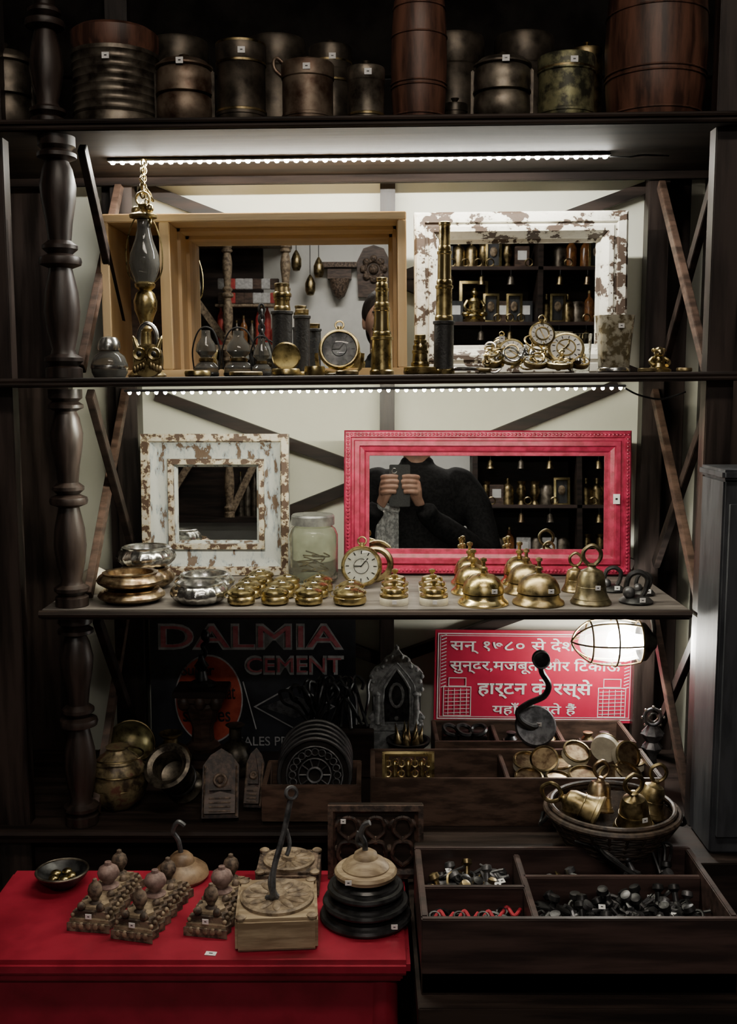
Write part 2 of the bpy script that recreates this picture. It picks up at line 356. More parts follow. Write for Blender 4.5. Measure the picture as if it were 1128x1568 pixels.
# red mirror
o=Ob('red_carved_mirror')
prof=[(0,0),(0,-.02),(.003,-.024),(.012,-.024),(.014,-.019),(.018,-.019),(.020,-.023),(.028,-.023),(.030,-.016),(.037,-.013),(.040,-.008),(.046,-.007),(.047,0)]
o.frame(.526,.265,prof,redf)
for i in range(76):
    x=-.256+i*.00683
    for z in (.0075,.2575): o.ball(.0028,redf,T(x,-.024,z),8,5)
for i in range(36):
    z=.015+i*.0067
    for x in (-.2555,.2555): o.ball(.0028,redf,T(x,-.024,z),8,5)
o.box(.435,.004,.175,0,-.002,.1325,mirror,b=0); o.stk(.235,-.027,.14,w=.012,h=.018)
o.done(.218,1.918,Z3+.001,-5.2,0,-1.7,ang=25)
# ---------------------------------------------------------------- shelf 2 objects
def put2(o,x,y,**k): return o.done(x,y,z2(x)+.0005,**k)
o=Ob('glass_lidded_jar'); o.lathe([(0,0),(.024,0),(.028,.008),(.029,.02),(.024,.034),(.016,.040),(.015,.044)],glassd); o.lathe([(0,.002),(.02,.003),(.024,.012),(.0,.02)],silver); o.lathe([(.017,.043),(.018,.047),(.017,.056),(.013,.063),(0,.066)],silver); o.lathe([(.029,.014),(.0295,.016),(.029,.019)],silver); put2(o,-.412,1.68)
o=Ob('brass_owl_padlock')
pts=[(.026*math.cos(a)*(1+.12*math.cos(2*a+PI)),.026+.026*math.sin(a)) for a in [2*PI*i/28 for i in range(28)]]
o.disc([(p[0]*.9,p[1]*.95) for p in pts],-.010,.010,brass); o.disc(pts,-.006,.006,brassd)
for sx in (-1,1):
    o.lathe([(0,.004),(.004,.003),(.0045,.001),(.009,.002),(.0105,0),(.0105,-.003)],brass,T(sx*.0115,-.011,.036,90),20)
    o.ball(.0045,dblack,T(sx*.0115,-.0135,.036),10,6)
    o.lathe([(0,.0),(.005,-.002),(.003,.014),(0,.02)],brass,T(sx*.016,-.002,.046,0,sx*20),10)
    for k in range(4): o.ball(.0035,brassd,T(sx*(.006+k*.0045),-.0105,.018-k*.002,s=(1,.6,1.8)),8,5)
o.lathe([(0,0),(.003,.004),(0,.012)],brassd,T(0,-.012,.036,180),8)
o.tube(sm([(-.014,0,.045),(-.014,0,.066),(-.009,0,.078),(0,0,.083),(.009,0,.078),(.014,0,.066),(.014,0,.045)]),.0035,silver)
put2(o,-.345,1.655)
o=Ob('brass_hurricane_lamp')
o.lathe([(0,0),(.03,0),(.032,.004),(.026,.010),(.012,.016),(.009,.03),(.008,.075),(.012,.08),(.009,.085),(.013,.098),(.018,.11),(.019,.125),(.015,.137),(.010,.142),(.016,.147),(.017,.152),(.013,.156)],brass,seg=24)
o.lathe([(.016,.155),(.022,.172),(.025,.185),(.023,.2),(.015,.222),(.011,.24),(.0105,.258)],glassd,seg=24)
o.lathe([(.012,.256),(.022,.258),(.023,.262),(.014,.268),(.007,.274),(.009,.279),(0,.285)],brass,seg=20)
o.ring(.011,.002,brass,T(0,0,.288,90),16,6)
for sx in (-1,1):
    o.tube(sm([(sx*.011,0,.152),(sx*.027,0,.17),(sx*.029,0,.21),(sx*.02,0,.245),(sx*.01,0,.262)]),.0012,brass,seg=6)
o.ball(.007,gold,T(.012,-.006,.272),10,6); o.ball(.008,brass,T(-.01,-.006,.268),10,6)
chain(o,(0,0,.292),(-.004,.035,.355),9,.0068,.0015,brass); chain(o,(.006,0,.285),(.012,-.004,.245),6,.005,.0012,brass); chain(o,(-.004,.005,.32),(.01,.03,.29),5,.005,.0012,brass)
put2(o,-.366,1.745)
def lantern(x,y,r,h):
    o=Ob('small_oil_lamp')
    o.lathe([(0,0),(r*.8,0),(r,.004),(r*1.0,h*.2),(r*.7,h*.3),(r*.45,h*.33)],glassd); o.lathe([(r*.5,h*.32),(r*.6,h*.34),(r*.6,h*.4),(r*.4,h*.42)],brassd)
    o.lathe([(r*.45,h*.42),(r*.85,h*.55),(r*.75,h*.7),(r*.4,h*.85),(r*.35,h)],glassd); o.lathe([(r*.9,0),(r*1.03,.002),(r*1.03,.006),(r*.9,.008)],iron)
    o.tube(sm([(-r,0,h*.15),(-r*1.1,0,h*.6),(-r*.5,0,h*1.02),(r*.5,0,h*1.02),(r*1.1,0,h*.6),(r,0,h*.15)]),.0014,iron,seg=6); put2(o,x,y)
lantern(-.264,1.72,.02,.075); lantern(-.212,1.725,.024,.074); lantern(-.172,1.70,.016,.06)
o=Ob('black_chain_ornament'); chain(o,(0,0,.012),(0,0,.115),13,.0075,.002,iron); o.lathe([(0,0),(.014,0),(.012,.006),(.003,.012),(0,.014)],iron); put2(o,-.178,1.765)
def scope(nm,x,y,segs,**k):
    o=Ob(nm); z=0
    for r0,r1,h,m in segs:
        o.lathe([(0,z),(r0,z),(r0,z+.001),(r0*.98,z+.003),(r1,z+h-.006),(r1*1.12,z+h-.005),(r1*1.12,z+h-.001),(r1*.9,z+h),(0,z+h)],m,seg=28); 
        o.lathe([(r0*1.05,z),(r0*1.1,z+.002),(r0*1.1,z+.006),(r0*1.0,z+.008)],brass,seg=28); z+=h
    put2(o,x,y,**k)
scope('leather_spyglass',-.140,1.72,[(.0165,.0165,.105,leather),(.012,.012,.022,brass),(.013,.011,.022,brassd)])
scope('leather_spyglass',-.110,1.755,[(.013,.013,.1,leather),(.010,.010,.01,brassd)])
scope('brass_spyglass',.021,1.665,[(.0175,.0155,.06,brass),(.0135,.012,.045,gold),(.0105,.0095,.03,brass),(.0085,.008,.016,gold)])
scope('brass_spyglass',.081,1.655,[(.024,.023,.012,brass),(.013,.0115,.026,brass),(.0105,.009,.016,gold),(.0075,.0075,.008,brass)])
scope('tall_brass_spyglass',.118,1.66,[(.016,.0155,.083,leather),(.013,.0125,.055,brass),(.011,.0105,.052,gold),(.009,.0085,.044,brass)])
def watch(nm,r,th,face,ringtop=True,ticks=12,rim=brass):
    o=Ob(nm); X=T(0,0,0,90)
    o.lathe([(0,-th/2),(r*.8,-th/2),(r*.97,-th*.3),(r,0),(r*.97,th*.35),(r*.9,th/2),(r*.84,th/2),(r*.8,th*.32)],rim,X,36)
    o.lathe([(r*.82,th*.3),(0,th*.3)],face,X,36)
    o.lathe([(r*.84,th*.42),(r*.6,th*.62),(r*.3,th*.72),(0,th*.74)],glass,X,30)
    dk=dblack if face is not dblack else dial
    for i in range(ticks):
        a=2*PI*i/ticks; o.box(r*.05,.0006,r*.16,0,-th*.3-.0008,r*.66,dk,Matrix.Rotation(a,4,'Y'),0)
    o.box(r*.05,.0008,r*.55,0,-th*.3-.0012,r*.22,dk,Matrix.Rotation(.7,4,'Y'),0); o.box(r*.06,.0008,r*.4,0,-th*.3-.0012,r*.16,dk,Matrix.Rotation(-1.6,4,'Y'),0)
    o.ring(r*.35,.0006,dk,T(0,-th*.3-.001,0,90),24,4)
    if ringtop: o.cyl(r*.12,r*.18,rim,T(0,0,r*.97)); o.ring(r*.2,r*.045,rim,T(0,0,r*1.22,90),18,6)
    return o
watch('brass_gimbal_compass',.033,.016,ironl).done(-.046,1.672,z2(-.046)+.0405,-14,0,0)
o=Ob('brass_gimbal_stand'); o.lathe([(0,0),(.026,0),(.028,.002),(.02,.004),(0,.005)],brass); o.tube(sm([(-.037,0,.035),(-.033,0,.012),(-.015,0,.004),(.015,0,.004),(.033,0,.012),(.037,0,.035)]),.003,brass); put2(o,-.046,1.678)
def flatcomp(x,y,r,h=.01,lid=False,z=None,m=brass,f=dial):
    o=Ob('brass_pocket_sundial'); o.lathe([(0,0),(r*.92,0),(r,h*.2),(r,h*.8),(r*.93,h),(r*.86,h),(r*.84,h*.8)],m,seg=28); o.lathe([(r*.85,h*.82),(0,h*.82)],f,seg=28)
    for i in range(8): o.box(r*.05,r*.2,.0006,0,r*.65,h*.83,dblack,Matrix.Rotation(i*PI/4,4,'Z'),0)
    if lid: o.lathe([(0,0),(r*.9,0),(r,.003),(r,.006),(r*.92,.007),(r*.9,.004),(0,.003)],m,T(0,r*.95,h+r*.9,100),28); o.stk(0,r*.85,h+r,w=.01,h=.008)
    o.done(x,y,(z2(x) if z is None else z)+.0005,0,0,random.uniform(-10,10))
flatcomp(-.129,1.645,.0225,.011,True); flatcomp(-.265,1.635,.02,.009); flatcomp(-.19,1.635,.026,.007,m=brassd); flatcomp(-.083,1.63,.016,.014); flatcomp(-.033,1.629,.018,.007,m=brassd)
o=Ob('magnifying_glass'); o.ring(.024,.003,silver,T(0,0,.008),28); o.lathe([(0,.004),(.015,.006),(.023,.008),(.015,.010),(0,.012)],glass); o.tube([(.026,0,.006),(.045,0,.005)],.0035,brassd); put2(o,.152,1.65,rz=-40)
# brass nautical instrument cluster
o=Ob('brass_nautical_instruments')
def inst(x,y,z,r,rx,ry,face=dial,m=brass):
    X=T(x,y,z,rx,ry,0)
    o.lathe([(0,-.004),(r*.95,-.004),(r,0),(r*.97,.004),(r*.85,.005),(r*.83,.003)],m,X,28); o.lathe([(r*.84,.0034),(0,.0034)],face,X,28)
    for i in range(12): o.box(r*.05,r*.16,.0006,0,r*.68,.0038,dblack,X@Matrix.Rotation(i*PI/6,4,'Z'),0)
    o.box(r*.07,r*.9,.0008,0,0,.0042,brassd,X@Matrix.Rotation(.6,4,'Z'),0)
    o.ring(r*.5,.0012,m,X@T(0,0,.005),20,5)
for a in [(.048,0,.058,.021,70,10),(.085,-.01,.035,.029,58,-15),(.0,-.005,.03,.022,70,-20),(.035,-.03,.014,.02,25,0),(-.028,-.0,.014,.018,20,0),(.07,-.035,.010,.022,12,0),(.105,.0,.016,.02,30,10),(-.015,.015,.036,.016,60,20)]: inst(*a)
for i in range(20): o.ring(random.uniform(.008,.02),.0016,random.choice((brass,gold,silver)),T(random.uniform(-.045,.11),random.uniform(-.03,.03),random.uniform(.012,.045),random.uniform(0,90),random.uniform(-60,60),0),18,5)
for i in range(24): o.lathe([(0,0),(.005,0),(.006,.003),(.003,.006),(.003,.012),(.005,.014),(0,.018)],random.choice((brass,gold,silver)),T(random.uniform(-.045,.11),random.uniform(-.04,.03),random.uniform(0,.025),random.uniform(-40,40),random.uniform(-40,40)),10)
o.ring(.005,.0012,gold,T(.048,0,.083,90),12,5); o.cyl(.003,.006,gold,T(.048,0,.076)); o.stk(-.02,-.04,.05)
o.done(.226,1.675,z2(.222)+.004)
o=Ob('engraved_glass_tumbler'); o.lathe([(0,0),(.022,0),(.024,.003),(.027,.05),(.031,.089),(.0295,.089),(.0255,.05),(.022,.006),(0,.005)],M('etched_smoked_glass',(.24,.2,.12),(.7,.67,.55),.12,.35,70,trans=.45,bump=.6,lo=.45,hi=.55),seg=36,fl=(12,.015,0)); o.lathe([(.0235,.0),(.026,.002),(.026,.006),(.0245,.008)],silver); o.stk(.003,-.032,.072); put2(o,.389,1.675)
o=Ob('small_glass_tumbler'); o.lathe([(0,0),(.014,0),(.017,.065),(.016,.065),(.013,.004),(0,.004)],glass); put2(o,.352,1.75)
o=Ob('brass_monkey_figurine'); o.lathe([(0,0),(.02,0),(.02,.004),(.012,.008),(.010,.014),(0,.016)],brass); o.ball(.010,brass,T(0,0,.018,s=(1,.9,1.1))); o.ball(.0085,gold,T(0,-.003,.031)); o.ball(.003,brassd,T(0,-.011,.029))
for sx in (-1,1): o.ball(.0035,brass,T(sx*.008,0,.034)); o.tube(sm([(sx*.009,0,.022),(sx*.015,-.006,.016),(sx*.010,-.012,.010)]),.003,brass); 
put2(o,.457,1.665)
flatcomp(.43,1.63,.014,.006,m=brassd); flatcomp(.489,1.635,.012,.006,m=brassd)
# ---------------------------------------------------------------- shelf 3 objects
def bowl(nm,x,y,z,r,h,mat,fl=(16,.03,.5)):
    o=Ob(nm); p=[(0,0),(r*.6,0),(r*.8,h*.12),(r*.97,h*.35),(r,h*.5),(r*.95,h*.7),(r*.85,h*.86),(r*.78,h*.9)]
    o.lathe(p,mat,seg=64,fl=fl); o.lathe([(r*.8,h*.84),(r*.83,h*.96),(r*.76,h),(r*.68,h*.94),(r*.66,h*.6),(r*.5,h*.3),(0,h*.22)],mat,seg=48)
    return o.done(x,y,z+.0004)
bowl('fluted_silver_bowl',-.273,1.660,Z3,.046,.034,silver,(18,.03,.6)); bowl('fluted_silver_bowl',-.280,1.762,Z3,.05,.03,silver,(18,.03,.6))
bowl('aged_copper_bowl',-.388,1.79,Z3,.05,.036,copper); bowl('fluted_silver_bowl',-.385,1.79,Z3+.0365,.05,.036,silver,(18,.03,.6))
bowl('aged_copper_bowl',-.385,1.672,Z3,.054,.022,copper,(40,.01,0)); bowl('aged_copper_bowl',-.387,1.674,Z3+.0225,.054,.026,copper,(40,.012,0))
o=Ob('cream_ceramic_jar'); o.lathe([(0,0),(.018,0),(.024,.01),(.025,.022),(.018,.036),(.008,.042),(0,.043)],cream); o.done(-.463,1.745,Z3+.0004)
def pill(x,y,r=.0225):
    o=Ob('brass_pocket_compass'); h=.028
    o.lathe([(0,0),(r*.8,0),(r*.97,.003),(r,.007),(r*.97,.012),(r*.86,.0145),(r*.86,.0155),(r*.98,.0165),(r,.019),(r*.94,.022),(r*.6,.026),(0,.0275)],brass,seg=28)
    o.lathe([(0,.027),(r*.3,.0275),(r*.28,.029),(0,.0295)],gold,seg=16)
    o.ring(r*.18,.0009,brass,T(-r*1.0,-r*.2,.016,80),12,5)
    o.box(.008,.007,.0006,0,-r*.45,.0268,sticker,I4,0)
    o.done(x,y,Z3+.0003,0,0,random.uniform(-25,25))
for c in (((-.204,1.648),(-.199,1.70),(-.194,1.752),(-.188,1.804)),((-.150,1.65),(-.144,1.702),(-.139,1.754)),((-.0955,1.648),(-.088,1.70),(-.083,1.752))):
    for a,b in c: pill(a,b)
pill(-.030,1.650,.027); pill(-.028,1.705,.022)
o=Ob('mason_jar'); o.lathe([(0,0),(.038,0),(.044,.006),(.0445,.02),(.0445,.085),(.040,.096),(.035,.1),(.035,.108),(.033,.108),(.033,.1),(.038,.095),(.0425,.084),(.0425,.02),(.036,.006),(0,.006)],glassy,seg=36); o.lathe([(.030,.108),(.037,.103),(.0385,.103),(.0385,.118),(.036,.121),(.015,.1225),(0,.1225)],M('zinc_jar_lid',(.25,.26,.26),(.42,.43,.43),.4,.9,50),seg=36)
for k in range(10): o.tube(sm([(.02*math.cos(k),.02*math.sin(k*1.7),.008+.004*k),(.03*math.sin(k),.02*math.cos(k),.012+.004*k),(-.02*math.cos(k*2),.01,.016+.004*k)]),.0015,brassd,seg=5)
o.done(-.099,1.845,Z3+.0004)
watch('brass_pocket_watch',.036,.016,dial,rim=brass).done(-.012,1.785,Z3+.0377,-12,0,-6)
o=Ob('brass_ring_case'); o.ring(.027,.006,brassd,T(0,0,.028,80),28); o.done(.012,1.83,Z3+.006)
def tapbell(x,y,knob=brass):
    o=Ob('small_brass_tap_bell'); r=.0225
    o.lathe([(0,0),(r,0),(r,.001),(r*1.03,.003),(r*1.03,.010),(r,.0115)],cream,seg=28); o.lathe([(r*.95,.0115),(r*1.02,.013),(r*1.02,.016),(r*.8,.018)],brass,seg=28)
    o.lathe([(r*.8,.0175),(r*.8,.023),(r*.7,.026),(r*.3,.028),(.003,.029),(.003,.033),(.0055,.034),(.0055,.038),(0,.04)],brass,seg=24)
    o.box(.007,.0008,.006,0,-r*1.05,.0068,sticker,I4,0); o.done(x,y,Z3+.0003)
for y,x in ((1.65,.041),(1.70,.043),(1.75,.045)): tapbell(x,y)
for y,x in ((1.65,.105),(1.70,.107),(1.75,.108)): tapbell(x,y)
def sbell(x,y,r=.041,tall=1,m=brass):
    o=Ob('service_bell')
    o.lathe([(0,0),(r*.98,0),(r,.002),(r*.97,.005),(r*.84,.009),(r*.8,.012),(r*.78,.017)],gold if m is brass else m,seg=40)
    o.lathe([(r*.70,.015),(r*.7,.020)],dblack,seg=32)
    hb=.050
    o.lathe([(r*.80,.0185),(r*.83,.0195),(r*.82,.023),(r*.76,.032),(r*.64,.040),(r*.44,.0465),(r*.2,hb-.001),(.004,hb),(.004,hb+.004),(.0065,hb+.005),(.0065,hb+.009),(.003,hb+.011),(.003,hb+.018),(.0055,hb+.020),(.005,hb+.024),(0,hb+.026)],m,seg=40)
    o.stk(r*.35,-r*.78,.026,w=.009,h=.007)
    o.done(x,y,Z3+.0003)
sbell(.184,1.650); sbell(.273,1.652,.042,m=brassd)
sbell(.176,1.738,.037); sbell(.266,1.742,.037,m=brassd); sbell(.178,1.818,.033); sbell(.266,1.822,.033)
def hbell(nm,x,y,z,s=1,m=brassd,rot=(0,0,0),sn=True):
    o=Ob(nm)
    o.lathe([(0,.008),(.024,.006),(.031,.002),(.0325,0),(.033,.003),(.029,.008),(.025,.018),(.0225,.032),(.021,.045),(.017,.053),(.008,.057),(.006,.06),(.008,.063),(0,.066)],m,T(s=s),32)
    o.ring(.0285*s,.001*s,m,T(0,0,.009*s),28,5); o.ring(.0235*s,.001*s,m,T(0,0,.028*s),28,5)
    o.tube(sm([(-.004*s,0,.062*s),(-.013*s,0,.072*s),(-.013*s,0,.085*s),(0,0,.094*s),(.013*s,0,.085*s),(.013*s,0,.072*s),(.004*s,0,.062*s)]),.0035*s,m)
    if sn: o.stk(.005,-.028*s,.03*s,w=.008)
    return o.done(x,y,z,*rot)
hbell('temple_bell',.358,1.655,Z3+.0003,1.0,M('bronze_bell_metal',(.12,.10,.06),(.34,.29,.17),.4,1,50)); hbell('small_temple_bell',.352,1.755,Z3+.0003,.7)
def ring_lock(x,y,s=1):
    o=Ob('iron_ring_padlock'); o.lathe([(0,0),(.024*s,0),(.025*s,.003),(.02*s,.008),(.012*s,.011),(0,.013)],iron); o.tube(sm([(-.012*s,0,.008),(-.015*s,0,.022*s),(-.010*s,0,.04*s),(.004*s,0,.045*s),(.016*s,0,.036*s),(.014*s,0,.02*s),(.008*s,0,.008)]),.0042*s,iron); o.ball(.009*s,ironl,T(-.012*s,-.006,.016*s)); o.stk(.004,-.024*s,.009); o.done(x,y,Z3+.0003)
ring_lock(.432,1.660,1.1); ring_lock(.415,1.755,.9); ring_lock(.46,1.725,.8)
# ---------------------------------------------------------------- signs
o=Ob('black_cement_advert_sign')
W,H=.40,.27
o.bx(0,W,-.003,0,0,H,signblack,.0005)
y=-.0036
o.text('DALMIA',.016,.377,.203,.255,offw,y,off=.035); o.text('DALMIA',.021,.372,.208,.250,signred,y-.0006,off=.0)
o.text('CEMENT',.183,.377,.153,.192,offw,y,off=.028); o.text('CEMENT',.188,.372,.158,.187,signred,y-.0006,off=.0)
c=[(.113+.064*math.cos(2*PI*i/48),.105+.085*math.sin(2*PI*i/48)) for i in range(48)]
o.disc([(.113+(p[0]-.113)*1.04,.105+(p[1]-.105)*1.04) for p in c],-.0035,-.0033,offw); o.disc(c,-.0045,-.0036,signorange)
for s_,a,b,z_ in (('Super',.060,.125,.145),('cement that',.062,.165,.105),('satisfies',.062,.155,.06)): o.text(s_,a,b,z_,z_+.03,signblack,-.005,off=.01)
d=[(.20,.09),(.28,.135),(.36,.09),(.28,.045)]
o.disc(d,-.0038,-.0033,offw); o.disc([(.28+(p[0]-.28)*.93,.09+(p[1]-.09)*.93) for p in d],-.0046,-.0036,signblack); o.disc([(.28+(p[0]-.28)*.8,.09+(p[1]-.09)*.5) for p in d],-.0052,-.004,ironl)
o.bar((.18,y,.14),(.205,y,.045),.002,.001,offw); o.bar((.365,y,.15),(.375,y,.03),.002,.001,offw)
o.text('SALES PROMOTERS',.17,.38,.012,.03,offw,y)
o.done(-.425,1.985,Z4+.002,-2)
o=Ob('red_hindi_rope_sign'); W,H=.395,.185
o.bx(0,W,-.003,0,0,H,redsign,.0005)
for a,b in ((.006,.008),(.0105,.0115)):
    o.frame(W-2*a,H-2*a,[(0,-.0036),(0,-.004),(b-a,-.004),(b-a,-.0036)],white,T(W/2,0,a))
for sx in (.018,W-.018):
    for i in range(16): o.bar((sx-.005,-.004,.07+i*.0068),(sx+.005,-.004,.074+i*.0068),.0018,.0008,white)
yy=-.0042
o.text('सन् १७८० से देश भर में',.03,.365,.138,.170,white,yy,off=.012)
o.text('सुन्दर,मजबूत और िटकाऊ',.03,.365,.098,.130,white,yy,off=.014)
o.text('हार्टन के रस्से',.085,.31,.048,.088,white,yy,off=.02)
o.text('यहाँ िमलते हैं',.115,.28,.014,.040,white,yy,off=.012)
for x in (.018,.322):
    o.frame(.055,.06,[(0,-.0036),(0,-.0042),(.0015,-.0042),(.0015,-.0036)],white,T(x+.0275,0,.012))
    for i in range(7): o.bar((x+.003,-.0042,.018+i*.0075),(x+.052,-.0042,.020+i*.0075),.0012,.0006,white)
    for i in range(4): o.bar((x+.01+i*.012,-.0042,.015),(x+.01+i*.012,-.0042,.068),.0012,.0006,white)
    o.frame(.035,.018,[(0,-.0036),(0,-.0042),(.0015,-.0042),(.0015,-.0036)],white,T(x+.0275,0,.072))
o.done(.128,2.0,.842,0,.6)
# ---------------------------------------------------------------- caged lamp
o=Ob('caged_bulkhead_lamp')
o.lathe([(0,-.075),(.012,-.075),(.016,-.07),(.03,-.06),(.035,-.055),(.035,-.045)],iron,T(0,0,0,0,-90,0),24)
o.lathe([(.030,-.045),(.036,-.02),(.037,.01),(.032,.04),(.02,.058),(0,.066)],M('thin_lamp_glass',(.9,.92,.9),(.9,.92,.9),.05,0,5,alpha=.22),T(0,0,0,0,-90,0),28)
o.lathe([(0,-.045),(.014,-.045),(.016,-.03),(.024,-.012),(.027,.006),(.02,.022),(0,.03)],bulbm,T(.012,0,0,0,-90,0,s=.9),16)
for k in range(6):
    a=k*PI/3
    o.tube(sm([(.045,.038*math.cos(a),.038*math.sin(a)),(.01,.044*math.cos(a),.044*math.sin(a)),(-.04,.04*math.cos(a),.04*math.sin(a)),(-.068,.02*math.cos(a),.02*math.sin(a)),(-.078,0,0)]),.0018,brassd,seg=6)
for xx,rr in ((.045,.038),(0,.045),(-.045,.038)): o.ring(rr,.0018,brassd,T(xx,0,0,0,90,0),28,6)
o.tube(sm([(.07,0,0),(.08,.03,.02),(.082,.07,.05),(.082,.09,.075)]),.004,iron)
o.done(.447,1.86,1.037)
# ---------------------------------------------------------------- lower shelf objects
dbronze=M('dark_bronze',(.03,.025,.02),(.14,.12,.09),.38,.75,60,bump=.4)
o=Ob('painted_globe_ball'); o.ball(.042,globem,T(0,0,.070),32,18); o.lathe([(0,0),(.03,0),(.03,.006),(.018,.012),(.016,.022),(.024,.03),(.02,.038)],wbrown)
o.ring(.0425,.0015,brassd,T(0,0,.070,20,15),36,6); o.ring(.0425,.0015,brassd,T(0,0,.070,80,25),36,6); o.done(-.430,1.83,Z4+.001)
o=Ob('painted_gourd_lamp'); o.lathe([(0,0),(.026,0),(.042,.016),(.050,.042),(.045,.068),(.032,.086),(.02,.094),(.016,.1),(.02,.104),(0,.106)],gourdm,seg=48,fl=(8,.03,0))
for a in (15,35,60,85): o.ring(.030+.020*math.sin(PI*a/110),.0016,brassd,T(0,0,a/1000+.004),36,5)
o.done(-.428,1.722,Z4+.001)
o=Ob('bronze_mortar'); o.lathe([(0,0),(.03,0),(.032,.006),(.024,.014),(.022,.03),(.03,.05),(.034,.07),(.034,.084),(.038,.09),(.040,.096),(.034,.098),(.026,.094),(.022,.06),(0,.05)],dbronze,seg=32)
for z in (.035,.06,.08): o.ring(.030,.002,iron,T(0,0,z),28,6)
o.done(-.318,1.745,Z4+.024,48,0,-14)
o=Ob('bronze_water_pot'); o.lathe([(0,0),(.02,0),(.024,.004),(.034,.02),(.037,.04),(.03,.058),(.014,.068),(.013,.078),(.022,.086),(.02,.088),(.011,.08),(0,.078)],brassd,seg=32); o.ring(.0365,.0014,dbronze,T(0,0,.044),32,5); o.done(-.36,1.84,Z4+.001)
o=Ob('bronze_water_pot'); o.lathe([(0,0),(.018,0),(.022,.004),(.03,.02),(.032,.04),(.024,.056),(.012,.066),(.011,.09),(.018,.096),(0,.098)],dbronze,seg=32); o.done(-.245,1.86,Z4+.001)
o=Ob('carved_wood_pedestal'); o.box(.09,.07,.015,0,0,.0075,wbrown); o.box(.07,.055,.012,0,0,.021,wdark); o.lathe([(.03,.027),(.034,.035),(.022,.045),(.02,.07),(.03,.1),(.034,.115),(.028,.125)],wbrown,seg=8); o.box(.085,.065,.012,0,0,.131,wbrown); o.box(.1,.075,.012,0,0,.143,wdark)
for sx in (-.03,0,.03): o.ball(.012,wbrown,T(sx,-.03,.125,s=(1,.7,1.2)),10,6)
o.lathe([(0,.149),(.026,.149),(.028,.155),(.012,.163),(.008,.18),(.014,.19),(.007,.2),(.005,.21)],iron); o.tube(sm([(0,0,.2),(.008,0,.215),(.002,0,.228),(.012,0,.238),(.008,0,.25)]),.004,iron); o.ball(.009,iron,T(.008,0,.248,s=(1,1,1.3)),12,6); o.done(-.315,1.925,Z4+.001)
def bracket(x,y,w,h,lean,rz=0):
    o=Ob('carved_wood_bracket'); o.disc([(-w/2,0),(w/2,0),(w/2,h*.75),(w*.3,h*.9),(0,h),(-w*.3,h*.9),(-w/2,h*.75)],-.01,.0,wpanel)
    o.disc([(-w*.42,h*.05),(w*.42,h*.05),(w*.42,h*.3),(0,h*.36),(-w*.42,h*.3)],-.022,-.01,wbrown)
    o.disc([(-w*.3,h*.38),(w*.3,h*.38),(w*.22,h*.6),(0,h*.88),(-w*.22,h*.6)],-.018,-.01,wpanel); o.ring(w*.16,.003,wcarve,T(0,-.019,h*.52,90),16,6); o.ball(w*.09,wcarve,T(0,-.019,h*.52),10,6)
    for i in range(4): o.box(w*.6,.003,.003,0,-.023,h*(.08+i*.06),wcarve)
    for sx in (-1,1): o.tube([(sx*w*.44,-.011,h*.02),(sx*w*.44,-.011,h*.74)],.002,wcarve,seg=5)
    o.done(x,y,Z4+.004,lean,0,rz)
bracket(-.245,1.655,.06,.115,-32,4); bracket(-.196,1.70,.030,.10,-30,-4)
def tray(nm,x0,x1,y0,y1,z0,h,divs=(),cross=(),t=.008,m=wbrown,fl=.006):
    o=Ob(nm); o.bx(x0,x1,y0,y1,z0,z0+fl,wdark,.0005)
    o.bx(x0,x1,y0,y0+t,z0,z0+h,m); o.bx(x0,x1,y1-t,y1,z0,z0+h,m); o.bx(x0,x0+t,y0+t,y1-t,z0,z0+h,m); o.bx(x1-t,x1,y0+t,y1-t,z0,z0+h,m)
    for d in divs: o.bx(d-t/2,d+t/2,y0+t,y1-t,z0+.006,z0+h*.92,m)
    for c_,a,b in cross: o.bx(a,b,c_-t/2,c_+t/2,z0+.006,z0+h*.92,m)
    return o.done()
tray('wooden_coaster_box',-.175,-.012,1.64,1.76,Z4+.001,.066)
o=Ob('ornate_iron_trivets')
for i in range(5):
    r=.060; X=T(0,i*.011,i*.004,90-24,0,0)
    o.ring(r,.0035,blackp,X,40,8); o.ring(r*.78,.002,iron,X,36,6); o.ring(r*.45,.002,iron,X,28,6); o.ring(r*.2,.003,iron,X,20,6); o.lathe([(0,-.004),(r*.98,-.004),(r*.98,-.002),(0,-.002)],nearblack,X,36)
    for k in range(20):
        a=2*PI*k/20; o.ring(r*.1,.0014,iron,X@T(r*.63*math.cos(a),r*.63*math.sin(a),0),10,5)
    for k in range(10):
        a=2*PI*k/10; o.tube([(r*.2*math.cos(a),r*.2*math.sin(a),0),(r*.45*math.cos(a),r*.45*math.sin(a),0)],.002,iron,X,6)
o.done(-.090,1.685,Z4+.068)
o=Ob('tangled_iron_hooks')
for i in range(26):
    X=T(random.uniform(-.06,.05),random.uniform(-.02,.02),.02,random.uniform(-25,25),random.uniform(-40,40),random.uniform(0,360))
    o.tube(sm([(0,0,-.015),(.002,0,.03),(.012,0,.055),(.005,0,.075),(-.010,0,.065),(-.008,0,.05)]),.003,iron,X,6)
o.box(.13,.05,.085,0,0,-.0425,wdark); o.done(-.055,1.87,Z4+.087)
tray('wooden_compartment_tray',.003,.478,1.622,1.765,Z4+.001,.085,(.228,))
tray('wooden_compartment_tray',.118,.475,1.79,1.915,Z4+.001,.088,(.232,.35))
o=Ob('brass_ornate_panel'); o.frame(.085,.056,[(0,0),(0,-.005),(.004,-.006),(.008,-.004),(.009,0)],brass)
for sx in (-.022,0,.022):
    o.lathe([(0,0),(.004,.002),(.005,.01),(.003,.016),(.005,.022),(.004,.028),(0,.033)],brass,T(sx,-.003,.01),10); o.ring(.006,.0015,gold,T(sx,-.003,.038,90),14,5)
